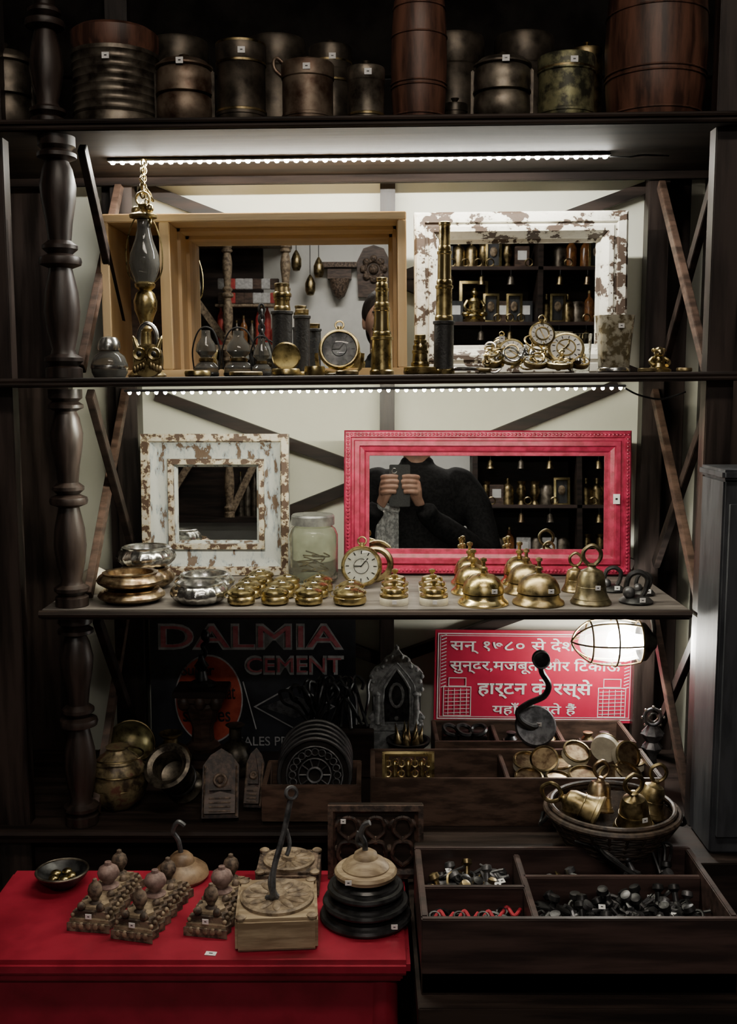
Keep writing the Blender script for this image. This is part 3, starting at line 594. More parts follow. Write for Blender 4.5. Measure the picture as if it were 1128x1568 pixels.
for sx in (-.033,-.011,.011,.033):
    o.ring(.005,.0015,brass,T(sx,-.003,.02,90),12,5); o.ring(.005,.0015,brass,T(sx,-.003,.036,90),12,5); o.tube([(sx,-.003,.008),(sx,-.003,.048)],.0012,brass,seg=5)
o.done(.065,1.643,Z4+.066,-12)
o=Ob('brass_rimmed_compasses')
def rimc(x,y,z,rx,ry,r=.0235):
    X=T(x,y,Z4+z,rx,ry)
    o.lathe([(0,0),(r,0),(r,.011)],cream,X,28); o.lathe([(r*1.0,.011),(r*1.03,.012),(r*1.03,.014),(r*.9,.015),(r*.88,.012)],brassd,X,28); o.lathe([(r*.9,.012),(0,.012)],copper,X,28)
for x,y,z,rx,ry in ((.265,1.665,.062,18,0),(.298,1.70,.085,40,-20),(.312,1.655,.062,12,10),(.355,1.665,.066,15,-5),(.352,1.72,.088,30,10),(.395,1.66,.07,62,30),(.425,1.665,.072,20,20),(.43,1.70,.096,55,40),(.398,1.705,.105,-60,70),(.27,1.72,.07,20,0),(.325,1.735,.06,10,0),(.45,1.73,.065,5,0)): rimc(x,y,z,rx,ry)
for i in range(8):
    for j in range(2): rimc(.262+i*.0265,1.665+j*.055,.012,0,0,.0128); rimc(.262+i*.0265,1.665+j*.055,.034,0,0,.0128)
o.done()
o=Ob('assorted_dark_oddments')
for x in (.15,.175,.2): o.ring(.014,.004,iron,T(x,1.845,Z4+.092,20,random.uniform(-20,20)),18,6); o.box(.03,.04,.078,x,1.85,Z4+.046,wdark)
for x in (.26,.3,.33,.40,.43): o.lathe([(0,0),(.010,0),(.012,.006),(.007,.012),(.009,.018),(0,.02)],random.choice((sticker,brassd,iron)),T(x,1.845,Z4+.07),14); o.box(.028,.04,.062,x,1.85,Z4+.038,wdark)
o.done()
o=Ob('iron_wall_hook'); o.lathe([(0,-.003),(.036,-.003),(.037,0),(.034,.004),(.008,.006),(0,.007)],ironl,T(0,0,.012,64)); o.tube(sm([(0,-.006,.014),(-.012,-.02,.018),(-.03,-.025,.03),(-.034,-.02,.045),(-.015,-.015,.058),(.012,-.012,.07),(.02,-.01,.09),(.008,-.008,.112),(.006,-.006,.128)]),.0055,iron); o.lathe([(0,0),(.014,0),(.016,.003),(.014,.008),(0,.01)],iron,T(.006,-.002,.135,80)); o.ring(.014,.002,ironl,T(.006,-.012,.135,80),20,6); o.stk(.005,-.008,.017); o.done(.297,1.80,Z4+.103)
o=Ob('carved_temple_arch')
out=[(-.048,0),(-.048,.10),(-.052,.105),(-.042,.115),(-.044,.15),(-.05,.16),(-.046,.175),(-.05,.185),(-.04,.198),(-.028,.204),(-.022,.217),(-.01,.222),(0,.24)]
out=out+[(-a,b) for a,b in reversed(out[:-1])]
inn=[(-.024,.09),(-.026,.13),(-.024,.16),(-.014,.178),(0,.198)]; inn=inn+[(-a,b) for a,b in reversed(inn[:-1])]
def resample(p,n):
    P=[Vector((a,b)) for a,b in p]; L=[0]
    for a,b in zip(P,P[1:]): L.append(L[-1]+(b-a).length)
    r=[]
    for i in range(n):
        d=L[-1]*i/(n-1); j=0
        while j<len(P)-2 and L[j+1]<d: j+=1
        t=(d-L[j])/max(1e-9,L[j+1]-L[j]); q=P[j].lerp(P[j+1],min(1,t)); r.append((q.x,q.y))
    return r
templ=M('grey_carved_wood',(.14,.145,.145),(.36,.37,.37),.6,0,80,bump=.6)
o2=[p for p in out if p[1]>=.09]; A=resample([(-.048,.09)]+o2+[(.048,.09)],49); Bn=resample(inn,49)
vs=[(a,-.008,b) for a,b in A]+[(a,-.008,b) for a,b in Bn]+[(a,.004,b) for a,b in A]+[(a,.004,b) for a,b in Bn]; n=49
fs=[]
for i in range(n-1): fs+=[(i,i+1,n+i+1,n+i),(2*n+i,2*n+i+1,3*n+i+1,3*n+i),(i,i+1,2*n+i+1,2*n+i),(n+i,n+i+1,3*n+i+1,3*n+i)]
o.raw(vs,fs,templ); o.tube([(a*1.0,-.01,b) for a,b in Bn],.0025,templ,seg=6); o.tube([(a*1.35,-.01,.09+(b-.09)*1.1) for a,b in Bn],.0016,templ,seg=6)
o.box(.1,.02,.012,0,-.004,.086,templ); o.box(.094,.014,.08,0,-.002,.04,templ); o.box(.11,.03,.01,0,-.004,.006,templ); o.box(.09,.002,.1,0,.008,.14,iron)
for sx in (-.036,.036): o.lathe([(0,.092),(.006,.094),(.004,.1),(.006,.12),(.004,.145),(.007,.15),(0,.156)],templ,T(sx,-.012,0),10)
o.tube([( .012*math.cos(a),-.004,.145+.022*math.sin(a)) for a in [2*PI*i/16 for i in range(16)]],.003,templ,seg=6,closed=True)
for i in range(-3,4): o.ball(.004,templ,T(i*.014,-.011,.09),8,5)
for (a,b) in out: o.ball(.0045,templ,T(a*.93,-.008,b*.98+.001) if b>.09 else T(0,0,.1),8,5)
o.done(.052,1.885,Z4+.001)
o=Ob('spiked_iron_bowl'); o.lathe([(0,0),(.028,0),(.03,.004),(.01,.014),(.009,.045),(.02,.062),(.038,.078),(.04,.084),(.035,.084),(.018,.07),(0,.068)],iron)
for k in range(7):
    a=k*2*PI/7; o.lathe([(.006,0),(.007,.004),(.004,.012),(0,.034)],brassd,T(.02*math.cos(a),.02*math.sin(a),.078,10*math.sin(-a),10*math.cos(a)),10)
o.lathe([(.006,0),(0,.045)],brassd,T(0,0,.075),10); o.done(.071,1.815,Z4+.001)
o=Ob('ornate_metal_finial'); o.lathe([(0,0),(.025,0),(.012,.01),(.008,.06),(.018,.075),(.01,.085),(.02,.1),(.008,.115)],ironl,seg=16,fl=(8,.08,0)); o.ring(.015,.003,ironl,T(0,0,.13,90)); o.ring(.008,.002,silver,T(0,-.003,.13,90)); 
for k in range(8): o.ball(.003,silver,T(.019*math.cos(k*PI/4),-.002,.13+.019*math.sin(k*PI/4)),8,5)
o.done(.505,1.80,Z4+.001)
# ---------------------------------------------------------------- bench, basket with bells
bench=Ob('wooden_bench'); bench.bx(.062,.70,1.22,1.602,.695,.728,wdark); bench.bx(.07,.68,1.468,1.6,.728,.80,wdark)
for x in (.09,.60):
    for y in (1.25,1.57): bench.bx(x-.02,x+.02,y-.02,y+.02,0,.695,wdark)
bench.bx(.08,.66,1.235,1.25,.60,.695,wdark); bench.done()
o=Ob('wicker_basket')
for i in range(12):
    f=i/11; r=.062+.034*f**.8; z=.004+.055*f
    o.tube([(r*math.cos(a)*1.0,r*math.sin(a),z+.0012*math.cos(12*a+i*PI)) for a in [2*PI*k/48 for k in range(48)]],.003,wick,seg=6,closed=True)
o.lathe([(0,.002),(.06,.002),(.062,.006),(.09,.055)],wick,seg=32); o.ring(.098,.005,wick,T(0,0,.062),48,8); o.ring(.092,.004,wick,T(0,0,.069),48,8)
for k in range(24): a=2*PI*k/24; o.tube([(.064*math.cos(a),.064*math.sin(a),.004),(.101*math.cos(a),.101*math.sin(a),.062)],.0025,wick,seg=5)
for sx in (-1,1): o.tube(sm([(sx*.1,-.02,.06),(sx*.108,-.01,.045),(sx*.106,.01,.035),(sx*.1,.02,.05)]),.003,iron)
o.done(.368,1.515,.8015)
# tipped and upright bells lying in the basket (right, left, back)
hbell('brass_hand_bell',.395,1.487,.846,.95,brassd,(8,-6,10)); hbell('brass_hand_bell',.338,1.478,.868,.95,brassd,(0,-68,-20),sn=False)
hbell('brass_hand_bell',.352,1.545,.850,.8,copper,(-12,8,0),sn=False); hbell('brass_hand_bell',.425,1.532,.850,.85,brassd,(0,14,0),sn=False)
o=Ob('coiled_black_cable')
for k in range(4): o.tube(sm([(.30+.01*k,1.452,.842+.002*k),(.34,1.43-.006*k,.835),(.38+.01*k,1.415-.008*k,.81-.004*k),(.42,1.43,.80),(.44-.01*k,1.45,.835),(.41,1.447,.845+.003*k)]),.0022,iron,seg=6)
o.done()
# ---------------------------------------------------------------- right compartment box
tray('wooden_sorting_box',.067,.47,1.25,1.462,.729,.101,(.215,),((1.355,.075,.215),(1.385,.215,.462)),.009,wboard,fl=.028)
def junk(nm,x0,x1,y0,y1,z,n,mats,s=1):
    o=Ob(nm)
    for i in range(n):
        X=T(random.uniform(x0,x1),random.uniform(y0,y1),z+random.uniform(.0,.03),random.uniform(-45,45),random.uniform(-35,35),random.uniform(0,360),s)
        m=random.choice(mats); k=random.randrange(5)
        if k==0: o.ring(.010,.0022,m,X,18,6); o.tube([(.010,0,0),(.032,0,0)],.0022,m,X,6); o.box(.003,.010,.003,.03,.005,0,m,X)
        elif k==1: o.lathe([(0,0),(.008,0),(.010,.004),(.004,.01),(.004,.022),(.008,.026),(.007,.032),(0,.034)],m,X,14)
        elif k==2: o.tube(sm([(-.02,0,0),(-.01,.012,0),(.008,.010,0),(.014,-.004,0),(.026,-.006,0)]),.0028,m,X,6)
        elif k==3: o.box(.028,.016,.003,0,0,0,m,X); o.ring(.005,.0016,m,X@T(.016,0,0),12,5)
        else: o.ring(.010,.0026,m,X,18,6)
    for i in range(3): o.stk(0,0,0,T(random.uniform(x0,x1),random.uniform(y0,y1),z+.036,-60,0,random.uniform(-30,30)))
    return o.done()
junk('assorted_brass_fittings',.10,.19,1.382,1.435,.772,90,(brassd,iron,iron,ironl)); junk('assorted_iron_fittings',.24,.435,1.285,1.355,.772,170,(iron,iron,iron,ironl)); junk('assorted_iron_fittings',.245,.435,1.410,1.435,.770,60,(iron,ironl,brassd))
o=Ob('red_cord_keyrings')
for i in range(4): 
    x=.092+i*.028+random.uniform(-.006,.006); y=1.325+random.uniform(-.012,.014); o.tube(sm([(x,y,.790),(x+.008,y+.008,.796),(x+.016,y-.006,.791),(x+.026,y+.008,.793)]),.0026,redb); o.ring(.007,.0018,iron,T(x,y,.793,20),14,5)
for i in range(60): o.ring(.011,.003,iron,T(.09+.11*random.random(),1.28+.06*random.random(),.762+.028*random.random(),random.uniform(-30,30)),14,5)
o.done()
# ---------------------------------------------------------------- red table + objects
o=Ob('red_painted_table'); o.bx(-.56,.056,1.305,1.575,ZT-.022,ZT,redt,.006); o.bx(-.55,.046,1.315,1.57,ZT-.034,ZT-.022,redt,.003); o.bx(-.53,.03,1.335,1.35,ZT-.12,ZT-.034,redt)
o.bx(.015,.03,1.35,1.55,ZT-.12,ZT-.034,redt); o.bx(-.53,.03,1.545,1.56,ZT-.12,ZT-.034,redt)
for x in (-.52,.02):
    for y in (1.35,1.545): o.lathe([(0,0),(.012,0),(.016,.03),(.012,.06),(.02,.3),(.014,.5),(.022,.56),(.02,ZT-.034),(0,ZT-.034)],redt,T(x,y,0),16)
o.stk(0,0,0,T(-.212,1.325,ZT+.001,-90,0,-8),w=.015,h=.009); o.done()
def holder(x,y,rz,L=.14,w=.058,m=wcarve,kn=pinkw):
    o=Ob('carved_wood_spice_stand')
    def sl(w_,L_,z0,z1_,m_,n=7):
        pts=[]; 
        for i in range(n*4+1): 
            t=i/(n*4); pts.append((-w_/2-.0025*math.cos(t*2*PI*n),-L_/2+L_*t))
        pts+= [(-a,b) for a,b in reversed(pts)]
        k=len(pts); vs=[(a,b,z0) for a,b in pts]+[(a,b,z1_) for a,b in pts]
        o.raw(vs,[tuple(range(k)),tuple(range(k,2*k))]+[(i,(i+1)%k,k+(i+1)%k,k+i) for i in range(k)],m_)
    sl(w,L,0,.012,m); sl(w*.9,L*.95,.012,.017,wlight); sl(w*.8,L*.88,.017,.026,m); sl(w*.6,L*.8,.026,.030,wlight)
    for i,(f,s) in enumerate(((-.30,.62),(.05,.95),(.36,.7))):
        o.lathe([(0,.028),(.015*s,.028),(.016*s,.032),(.008*s,.036),(.010*s,.040),(.0155*s,.046),(.017*s,.052),(.014*s,.059),(.006*s,.064),(.005*s,.068),(0,.070)],kn if i==1 else wcarve,T(0,L*f,-.008*(1-s)),18)
    for f in (-.42,-.14,.2): 
        for sx in (-1,1): o.ball(.006,m,T(sx*w*.24,L*f,.032),10,5)
    for k in range(11):
        for sx in (-1,1): o.ball(.0035,wlight,T(sx*w*.44,-L*.44+L*.88*k/10,.02),8,5)
    for k in range(5): o.ball(.0045,wlight,T(-w*.36+w*.72*k/4,-L*.49,.008,s=(1,.6,1.2)),8,5)
    o.stk(0,-L*.485,.022,w=.009)
    o.done(x,y,ZT+.0005,0,0,rz)
holder(-.382,1.450,-8); holder(-.309,1.425,-14); holder(-.214,1.436,-10)
def block(x,y,rz,w,d,h,hook=True,m=wtan):
    o=Ob('carved_wood_block'); o.box(w,d,h,0,0,h/2,m,I4,.004); r=min(w,d)*.46
    o.lathe([(0,h),(r,h),(r,h+.004),(r*.92,h+.006),(r*.85,h+.004),(r*.3,h+.004),(r*.25,h+.009),(0,h+.010)],wlight,seg=40)
    for k in range(12):
        a=k*PI/6; o.ball(r*.3,wlight,T(r*.56*math.cos(a),r*.56*math.sin(a),h+.004,0,0,math.degrees(a),s=(1,.38,.2)),14,7)
    for sx in (-1,1):
        for sy in (-1,1): o.ball(.008,wlight,T(sx*w*.43,sy*d*.43,h,s=(1,1,.5)),10,5)
    if hook:
        o.tube(sm([(-.006,.012,h+.03),(-.008,-.004,h+.024),(-.004,-.012,h+.012),(0,-.010,h+.006)]) ,.005,ironl)
        o.tube(sm([(-.014,-.01,h+.006),(-.006,-.016,h+.012),(-.004,-.005,h+.045),(.010,.012,h+.09),(.02,.025,h+.135)]),.0042,ironl); o.ring(.008,.003,ironl,T(.021,.026,h+.142,70,0,20),16,6)
        o.tube(sm([(.012,.016,h+.098),(.018,.01,h+.075),(.014,0,h+.062)]),.003,ironl)
    o.done(x,y,ZT+.0005,0,0,rz)
block(-.128,1.390,4,.112,.120,.046); block(-.121,1.518,0,.095,.085,.04,hook=False,m=wcarve)
o=Ob('wooden_hook_rose'); o.lathe([(0,0),(.038,0),(.042,.006),(.040,.014),(.03,.022),(.02,.026),(.018,.034),(.012,.04),(0,.042)],M('worn_brown_rose_wood',(.12,.07,.04),(.3,.2,.12),.45,0,30,bump=.3),seg=32); o.tube(sm([(0,0,.036),(-.004,0,.06),(-.012,0,.075),(-.004,0,.09),(.006,0,.084)]),.004,ironl); o.done(-.290,1.545,ZT+.0005)
o=Ob('carved_dark_panel'); w,h=.148,.115; o.box(w,.012,h,0,.006,h/2,wdark); o.frame(w,h,[(0,0),(0,-.006),(.008,-.008),(.012,-.003),(.014,0)],wpanel)
for i in range(-1,2):
    for sx in (-1,1):
        o.tube(sm([(i*.042,-.002,.02),(i*.042+sx*.016,-.004,.035),(i*.042+sx*.012,-.004,.055),(i*.042,-.003,.06),(i*.042+sx*.014,-.004,.075),(i*.042+sx*.01,-.004,.092),(i*.042,-.003,.096)]),.0035,wpanel,seg=6)
        o.ball(.008,wcarve,T(i*.042+sx*.018,-.001,.045,0,sx*35,0,s=(.6,.5,1.2)),10,6); o.ball(.008,wpanel,T(i*.042+sx*.018,-.001,.085,0,-sx*35,0,s=(.6,.5,1.2)),10,6)
    o.ball(.007,wcarve,T(i*.042,-.003,.06,s=(1,.5,1)),10,6)
o.stk(-.05,-.01,.092,w=.008); o.done(.011,1.545,ZT+.0005,-4)
o=Ob('black_turned_rose_stack'); z=0
for r,h in ((.066,.016),(.062,.016),(.055,.018)):
    o.lathe([(0,z),(r*.8,z),(r*.98,z+.002),(r,z+.005),(r*.97,z+.009),(r*.88,z+.010),(r*.86,z+.013),(r*.78,z+.013),(r*.7,z+h*.95),(r*.5,z+h),(0,z+h)],blackp,seg=48); z+=h+.004
    o.cyl(r*.5,.006,blackp,T(0,0,z-.005))
o.lathe([(0,z-.002),(.034,z-.002),(.044,z+.003),(.045,z+.008),(.042,z+.012),(.034,z+.013),(.034,z+.015),(.028,z+.022),(.018,z+.028),(.016,z+.034),(.010,z+.038),(0,z+.039)],wtan,seg=40)
o.tube(sm([(0,0,z+.032),(-.002,0,z+.05),(-.007,0,z+.062),(-.002,0,z+.075),(.006,-.002,z+.08)]),.0042,ironl)
o.tube(sm([(-.002,0,z+.045),(-.012,0,z+.05),(-.010,0,z+.066)]),.003,ironl); o.stk(.04,-.052,.012); o.stk(-.024,-.043,z+.01)
o.done(-.004,1.425,ZT+.0005)
o=Ob('brass_rimmed_bowl'); o.lathe([(0,0),(.02,0),(.022,.003),(.036,.016),(.04,.024),(.038,.025),(.03,.016),(0,.008)],iron); o.ring(.0385,.002,steel,T(0,0,.024)); 
for k in range(5): o.ball(.008,brass,T(.014*math.cos(k*1.3),.014*math.sin(k*1.3),.016,s=(1,1,.6)))
o.done(-.468,1.52,ZT+.0005)
o=Ob('grey_painted_cabinet'); o.bx(.512,.9,1.50,1.6,.801,1.365,greyp,.003); o.bx(.507,.91,1.49,1.602,1.365,1.380,greyp,.004); o.frame(.36,.5,[(0,0),(0,-.008),(.03,-.008),(.034,0)],greyp,T(.70,1.50,.83)); o.done()
o=Ob('dark_side_cabinet'); o.bx(-.98,-.68,1.70,1.97,0,1.48,wdark)
for i in range(5): o.bx(-.96,-.70,1.69,1.7,.1+i*.27,.33+i*.27,wbrown)
o.done()
# ---------------------------------------------------------------- opposite side of the shop (seen in mirrors)
o=Ob('display_cabinet'); X0,X1,Y0,Y1=.35,1.6,-2.38,-2.0
o.bx(X0,X1,Y0,Y0+.02,.0,2.4,wdark); o.bx(X0,X0+.03,Y0,Y1,0,2.4,wdark); o.bx(X1-.03,X1,Y0,Y1,0,2.4,wdark); o.bx(.93,.96,Y0,Y1,0,2.4,wdark)
LV=(.1,.5,.9,1.25,1.55,1.85,2.15,2.38)
for z in LV: o.bx(X0,X1,Y0,Y1,z-.02,z,wboard)
def bottle(o,x,y,z,r,h,m,c=brassd): o.lathe([(0,0),(r,0),(r,h*.6),(r*.8,h*.7),(r*.3,h*.8),(r*.3,h*.92)],m,T(x,y,z),16); o.cyl(r*.4,h*.1,c,T(x,y,z+h*.9),12)
rs=random.Random(3)
redp=M('red_label',(.35,.03,.04),(.5,.08,.06),.4); bot=M('amber_bottle',(.12,.05,.02),(.25,.1,.03),.2)
for z in LV[2:7]:
    x=X0+.08
    while x<X1-.08:
        k=rs.randrange(7)
        if abs(x-.945)>.05 and not(.5<x<.68 and 1.8<z<1.9):
            if k==0: bottle(o,x,-2.12,z,.03,.18,bot)
            elif k in (1,5): o.box(.08,.05,.12,x,-2.12,z+.06,rs.choice((wbrown,greyp,offw)),b=.002); o.box(.05,.052,.05,x,-2.12,z+.07,sticker,b=0)
            elif k==2: bottle(o,x,-2.12,z,.035,.16,brassd)
            elif k==3: o.lathe([(0,0),(.03,0),(.012,.03),(.03,.08),(.02,.12),(.03,.14),(0,.14)],brassd,T(x,-2.12,z),16)
            elif k==6: o.frame(.09,.16,[(0,0),(0,-.01),(.012,-.012),(.016,0)],gold,T(x,-2.1,z,0,0,180)); o.box(.07,.002,.13,x,-2.11,z+.08,greyp,b=0); o.ball(.02,wlight,T(x,-2.1,z+.09,s=(1,.3,1.4)),10,6)
            else: o.lathe([(0,0),(.045,0),(.045,.1),(.03,.12),(0,.12)],steel,T(x,-2.14,z),16)
            if rs.random()<.5: o.ring(.02,.004,brassd,T(x+.03,-2.04,z+.024,80),14,5)
        x+=rs.uniform(.055,.08)
for x in (.45,.62,.78,1.05,1.2,1.38):
    for z in (2.13,1.83,1.53): o.tube([(x,-1.99,z),(x,-1.99,z-.03)],.002,iron,seg=5); o.lathe([(.003,0),(.014,-.01),(.018,-.04),(.022,-.05)],rs.choice((brassd,steel,copper)),T(x,-1.99,z-.03),14)
o.done()
o=Ob('brass_seated_buddha'); o.lathe([(0,0),(.06,0),(.065,.012),(.05,.02),(.055,.03),(0,.032)],brass); o.lathe([(.0,.03),(.06,.035),(.055,.05),(.035,.06),(.03,.09),(.04,.115),(.03,.13),(.012,.135),(.012,.142)],brass,T(s=(1,.7,1))); o.ball(.022,brass,T(0,0,.16)); o.lathe([(.01,.178),(.01,.185),(0,.195)],brass)
for sx in (-1,1): o.tube(sm([(sx*.038,0,.118),(sx*.055,-.01,.085),(sx*.035,-.035,.06),(sx*.008,-.045,.058)]),.009,brass); o.ball(.022,brass,T(sx*.045,-.02,.044,s=(1.3,1,.7)))
o.frame(.16,.23,[(0,0),(0,-.012),(.015,-.015),(.02,0)],gold,T(.0,.05,0)); o.done(.59,-2.08,1.852,0,0,180)
o=Ob('rack_with_balusters')
o.bx(-1.5,-.45,-2.39,-2.1,1.0,1.03,wdark); o.bx(-1.5,-.45,-2.39,-2.1,1.70,1.73,wlight); o.bx(-1.5,-.45,-2.39,-2.1,2.3,2.33,wlight)
for x in (-.47,-.8,-1.2): turned(o,x,-2.13,1.73,2.3,.03,wlight); turned(o,x,-2.13,1.03,1.7,.03,wlight)
o.bx(-1.5,-.62,-2.39,-2.37,1.0,2.3,wdark)
o.bar((-1.2,-2.2,2.28),(-.82,-2.2,1.75),.04,.02,wlight); o.bar((-.8,-2.2,1.05),(-.5,-2.2,1.68),.04,.02,wlight); o.bar((-1.2,-2.2,1.08),(-.82,-2.2,1.68),.04,.02,wlight); o.bx(-1.5,-1.46,-2.39,-2.1,0,2.33,wdark); o.bx(-.49,-.45,-2.39,-2.1,0,1.0,wdark)
for i in range(9): bottle(o,-.86+i*.045,-2.28+.03*(i%2),1.73,.022,rs.uniform(.14,.28),rs.choice((redp,redp,steel,bot)))
for i in range(14): o.box(.05,.04,.06,-.84+.05*(i%7),-2.22,2.0+.08*(i//7),rs.choice((redp,offw,wbrown)),b=.003)
o.bx(-.88,-.5,-2.3,-2.18,1.95,1.965,wlight)
for i in range(7): bottle(o,-.75+i*.04,-2.25,1.03,.02,rs.uniform(.2,.4),rs.choice((steelb,steel,brassd)))
o.done()
o=Ob('hanging_brass_lanterns')
for x,zz in ((-.34,2.02),(-.29,2.12),(.22,2.05),(.16,2.18),(-.42,2.16)):
    o.tube([(x,-2.3,zz+.12),(x,-2.3,2.6)],.003,iron,seg=5); o.lathe([(0,0),(.02,.005),(.03,.03),(.03,.07),(.018,.1),(.006,.12),(0,.125)],brassd,T(x,-2.3,zz),14)
o.bx(-.5,.3,-2.31,-2.29,2.6,2.62,iron); o.done()
o=Ob('carved_wall_panel'); o.disc([(-.09,0),(.09,0),(.1,.2),(.06,.28),(0,.3),(-.06,.28),(-.1,.2)],-.0,.03,wbrown); o.ring(.05,.012,wcarve,T(0,.035,.16,90)); o.ball(.03,wcarve,T(0,.035,.16))
for k in range(8): o.ball(.022,wcarve,T(.06*math.cos(k*PI/4),.035,.16+.06*math.sin(k*PI/4)))
o.done(.03,-2.398,2.02)
o=Ob('carved_wall_bracket'); o.box(.2,.1,.03,0,.05,.2,wcarve); o.box(.14,.08,.06,0,.04,.15,wbrown); o.lathe([(0,0),(.03,.02),(.05,.07),(.06,.12),(0,.12)],wcarve,T(0,.06,0)); o.done(-.17,-2.398,2.0)
# ---------------------------------------------------------------- photographer
ph=bpy.data.objects.new('photographer',None); bpy.context.scene.collection.objects.link(ph); ph.location=(.06,-.36,0)
def rem(o,v,sm_=6):
    m=o.modifiers.new('r','REMESH'); m.mode='VOXEL'; m.voxel_size=v; m.use_smooth_shade=True
    s=o.modifiers.new('s','SMOOTH'); s.iterations=sm_; s.factor=.5
DZ=.15
o=Ob('jacket'); S=T(0,0,DZ,s=(1,.62,1))
o.lathe([(0,.84),(.17,.84),(.185,.9),(.17,1.05),(.185,1.2),(.2,1.32),(.19,1.38),(.13,1.425),(.07,1.45),(.065,1.48),(0,1.485)],jacket,S,32)
for sx in (-1,1):
    w=(.08-.06,.335,1.43) if sx>0 else (-.075-.06,.335,1.43)
    o.tube(sm([(sx*.13,0,1.37+DZ),(sx*.19,.0,1.35+DZ),(sx*.25,.04,1.26+DZ*.8),(sx*.28,.1,1.2),(sx*.22,.18,1.26),((w[0]+sx*.05),w[1]-.07,w[2]-.075),((w[0]+sx*.015),w[1]-.02,w[2]-.03)],5),[.075]*5+[.068]*5+[.06]*5+[.055]*5+[.048]*5+[.042]*5+[.038],jacket,seg=14)
rem(o.done(parent=ph),.011)
o=Ob('trousers'); LX=T(s=(1,1,1.17)); o.lathe([(0,.80),(.165,.80),(.18,.86),(.165,.93),(0,.94)],jeans,T(s=(1,.62,1.17)),28)
for sx in (-1,1): o.tube(sm([(sx*.085,0,.9),(sx*.09,.0,.7),(sx*.09,.01,.48),(sx*.09,-.01,.25),(sx*.09,0,.08)],4),[.092]*4+[.08]*4+[.062]*4+[.055]*4+[.052],jeans,LX,seg=14)
rem(o.done(parent=ph),.014)
o=Ob('shoes')
for sx in (-1,1): o.tube(sm([(sx*.09,-.06,.045),(sx*.09,0,.055),(sx*.095,.1,.04),(sx*.1,.17,.035)],4),[.04]*4+[.048]*4+[.042]*4+[.03],leather,seg=12)
rem(o.done(parent=ph),.01)
o=Ob('head'); HX=T(0,.02,1.605+DZ)
o.ball(.098,skin,HX@T(0,0,.01,s=(.78,.98,1.0)),28,18); o.ball(.07,skin,HX@T(0,.022,-.05,s=(.82,.85,.9)),24,14); o.tube([(0,-.01,1.42+DZ),(0,.0,1.56+DZ)],.055,skin,seg=16)
o.tube([tuple(HX@Vector((0,.092,.012))),tuple(HX@Vector((0,.108,-.02))),tuple(HX@Vector((0,.098,-.026)))],[.008,.014,.012],skin)
o.tube([tuple(HX@Vector((-.022,.083,-.056))),tuple(HX@Vector((0,.091,-.056))),tuple(HX@Vector((.022,.083,-.056)))],.007,skin)
for sx in (-1,1): o.ball(.026,skin,HX@T(sx*.078,-.002,-.006,s=(.35,.7,1.1)),12,8)
rem(o.done(parent=ph),.006,3)
o=Ob('eyes_and_brows')
for sx in (-1,1): o.ball(.011,white,HX@T(sx*.03,.078,.008)); o.ball(.006,dblack,HX@T(sx*.03,.086,.008)); o.tube([tuple(HX@Vector((sx*.015,.092,.03))),tuple(HX@Vector((sx*.045,.08,.032)))],.004,hair)
o.done(parent=ph)
o=Ob('hair'); o.ball(.108,hair,HX@T(0,-.02,.032,s=(.82,.95,.93)),28,16); o.ball(.08,hair,HX@T(0,-.05,-.03,s=(.92,.7,1.1)),24,12); rem(o.done(parent=ph),.008,4)
OX,OY=-.06,.36
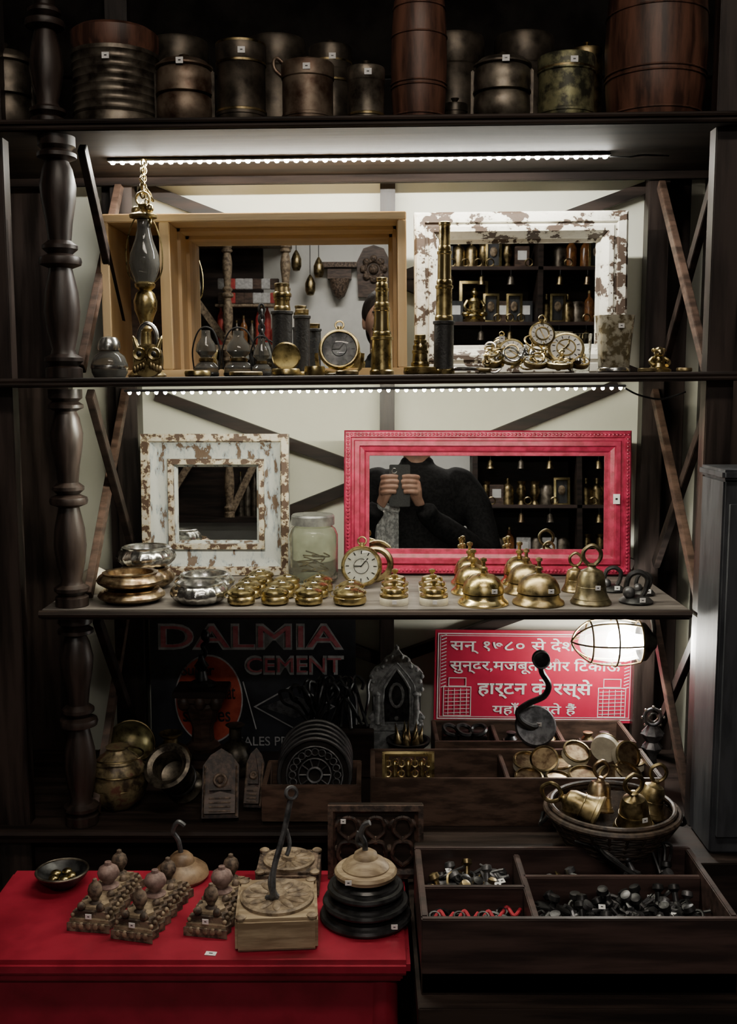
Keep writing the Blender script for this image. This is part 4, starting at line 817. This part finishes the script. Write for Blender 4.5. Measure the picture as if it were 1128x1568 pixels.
def hand(nm,sx,wx):
    o=Ob(nm)
    def W(x,y,z): return (x+OX,y+OY,z)
    o.tube([W(wx+sx*.02,-.055,1.415),W(wx+sx*.008,-.042,1.44),W(wx,-.036,1.465),W(wx-sx*.004,-.034,1.495)],[.024,.027,.036,.034],skin,seg=14,flat=.5)
    for i in range(4):
        zz=1.455+i*.019; L=(.8,.94,1.0,.92)[i]
        o.tube(sm([W(wx,-.036,zz),W(wx+sx*.012,-.022,zz+.003),W(wx-sx*.008,-.006+.0,zz+.005),W(wx-sx*.034*L,-.008,zz+.006),W(wx-sx*.05*L,-.0115,zz+.004)],4),[.0105]*4+[.010]*4+[.0092]*4+[.0085]*4+[.007],skin,seg=10)
    o.tube(sm([W(wx+sx*.002,-.042,1.45),W(wx-sx*.016,-.042,1.465),W(wx-sx*.03,-.034,1.485),W(wx-sx*.038,-.03,1.505)],4),[.015]*4+[.012]*4+[.0105]*4+[.0085],skin,seg=10)
    h=o.done(parent=ph); rem(h,.0028,3)
hand('hand_left',-1,-.052); hand('hand_right',1,.056)
o=Ob('phone'); o.box(.078,.008,.158,0+OX,-.026+OY,1.485,leather,I4,.006); o.ring(.009,.002,silver,T(OX-.02,-.0215+OY,1.54,90)); o.ring(.009,.002,silver,T(OX-.02,-.0215+OY,1.515,90)); o.done(parent=ph)
o=Ob('tassel_scarf')
vs=[];fs=[];nx,nz=14,16
for i in range(nx):
    for k in range(nz):
        x=-.155+.09*i/(nx-1); vs.append((x,.26+.012*math.sin(i*1.1)+.01*math.sin(k*.5),1.40-.19*k/(nz-1)))
for i in range(nx-1):
    for k in range(nz-1): a=i*nz+k; fs.append((a,a+1,a+nz+1,a+nz))
o.raw(vs,fs,scarfm)
for i in range(14): x=-.155+.09*i/13; o.tube([(x,.262,1.21),(x+.003,.262,1.16)],.002,scarfm,seg=5)
o.tube(sm([(-.15,.27,1.395),(-.12,.3,1.41),(-.07,.27,1.395)]),.016,scarfm)
o.done(parent=ph)
# ---------------------------------------------------------------- world + camera
w=bpy.data.worlds.new('World'); bpy.context.scene.world=w; w.use_nodes=True
w.node_tree.nodes['Background'].inputs[0].default_value=(.5,.55,.65,1); w.node_tree.nodes['Background'].inputs[1].default_value=.02
cd=bpy.data.cameras.new('Camera'); cam=bpy.data.objects.new('Camera',cd); bpy.context.scene.collection.objects.link(cam)
cam.location=(0,0,EYE); cam.rotation_euler=(R(90-6.9),0,0); cd.sensor_fit='VERTICAL'; cd.sensor_height=24; cd.lens=24*1600/1568; cd.clip_start=.02
bpy.context.scene.camera=cam
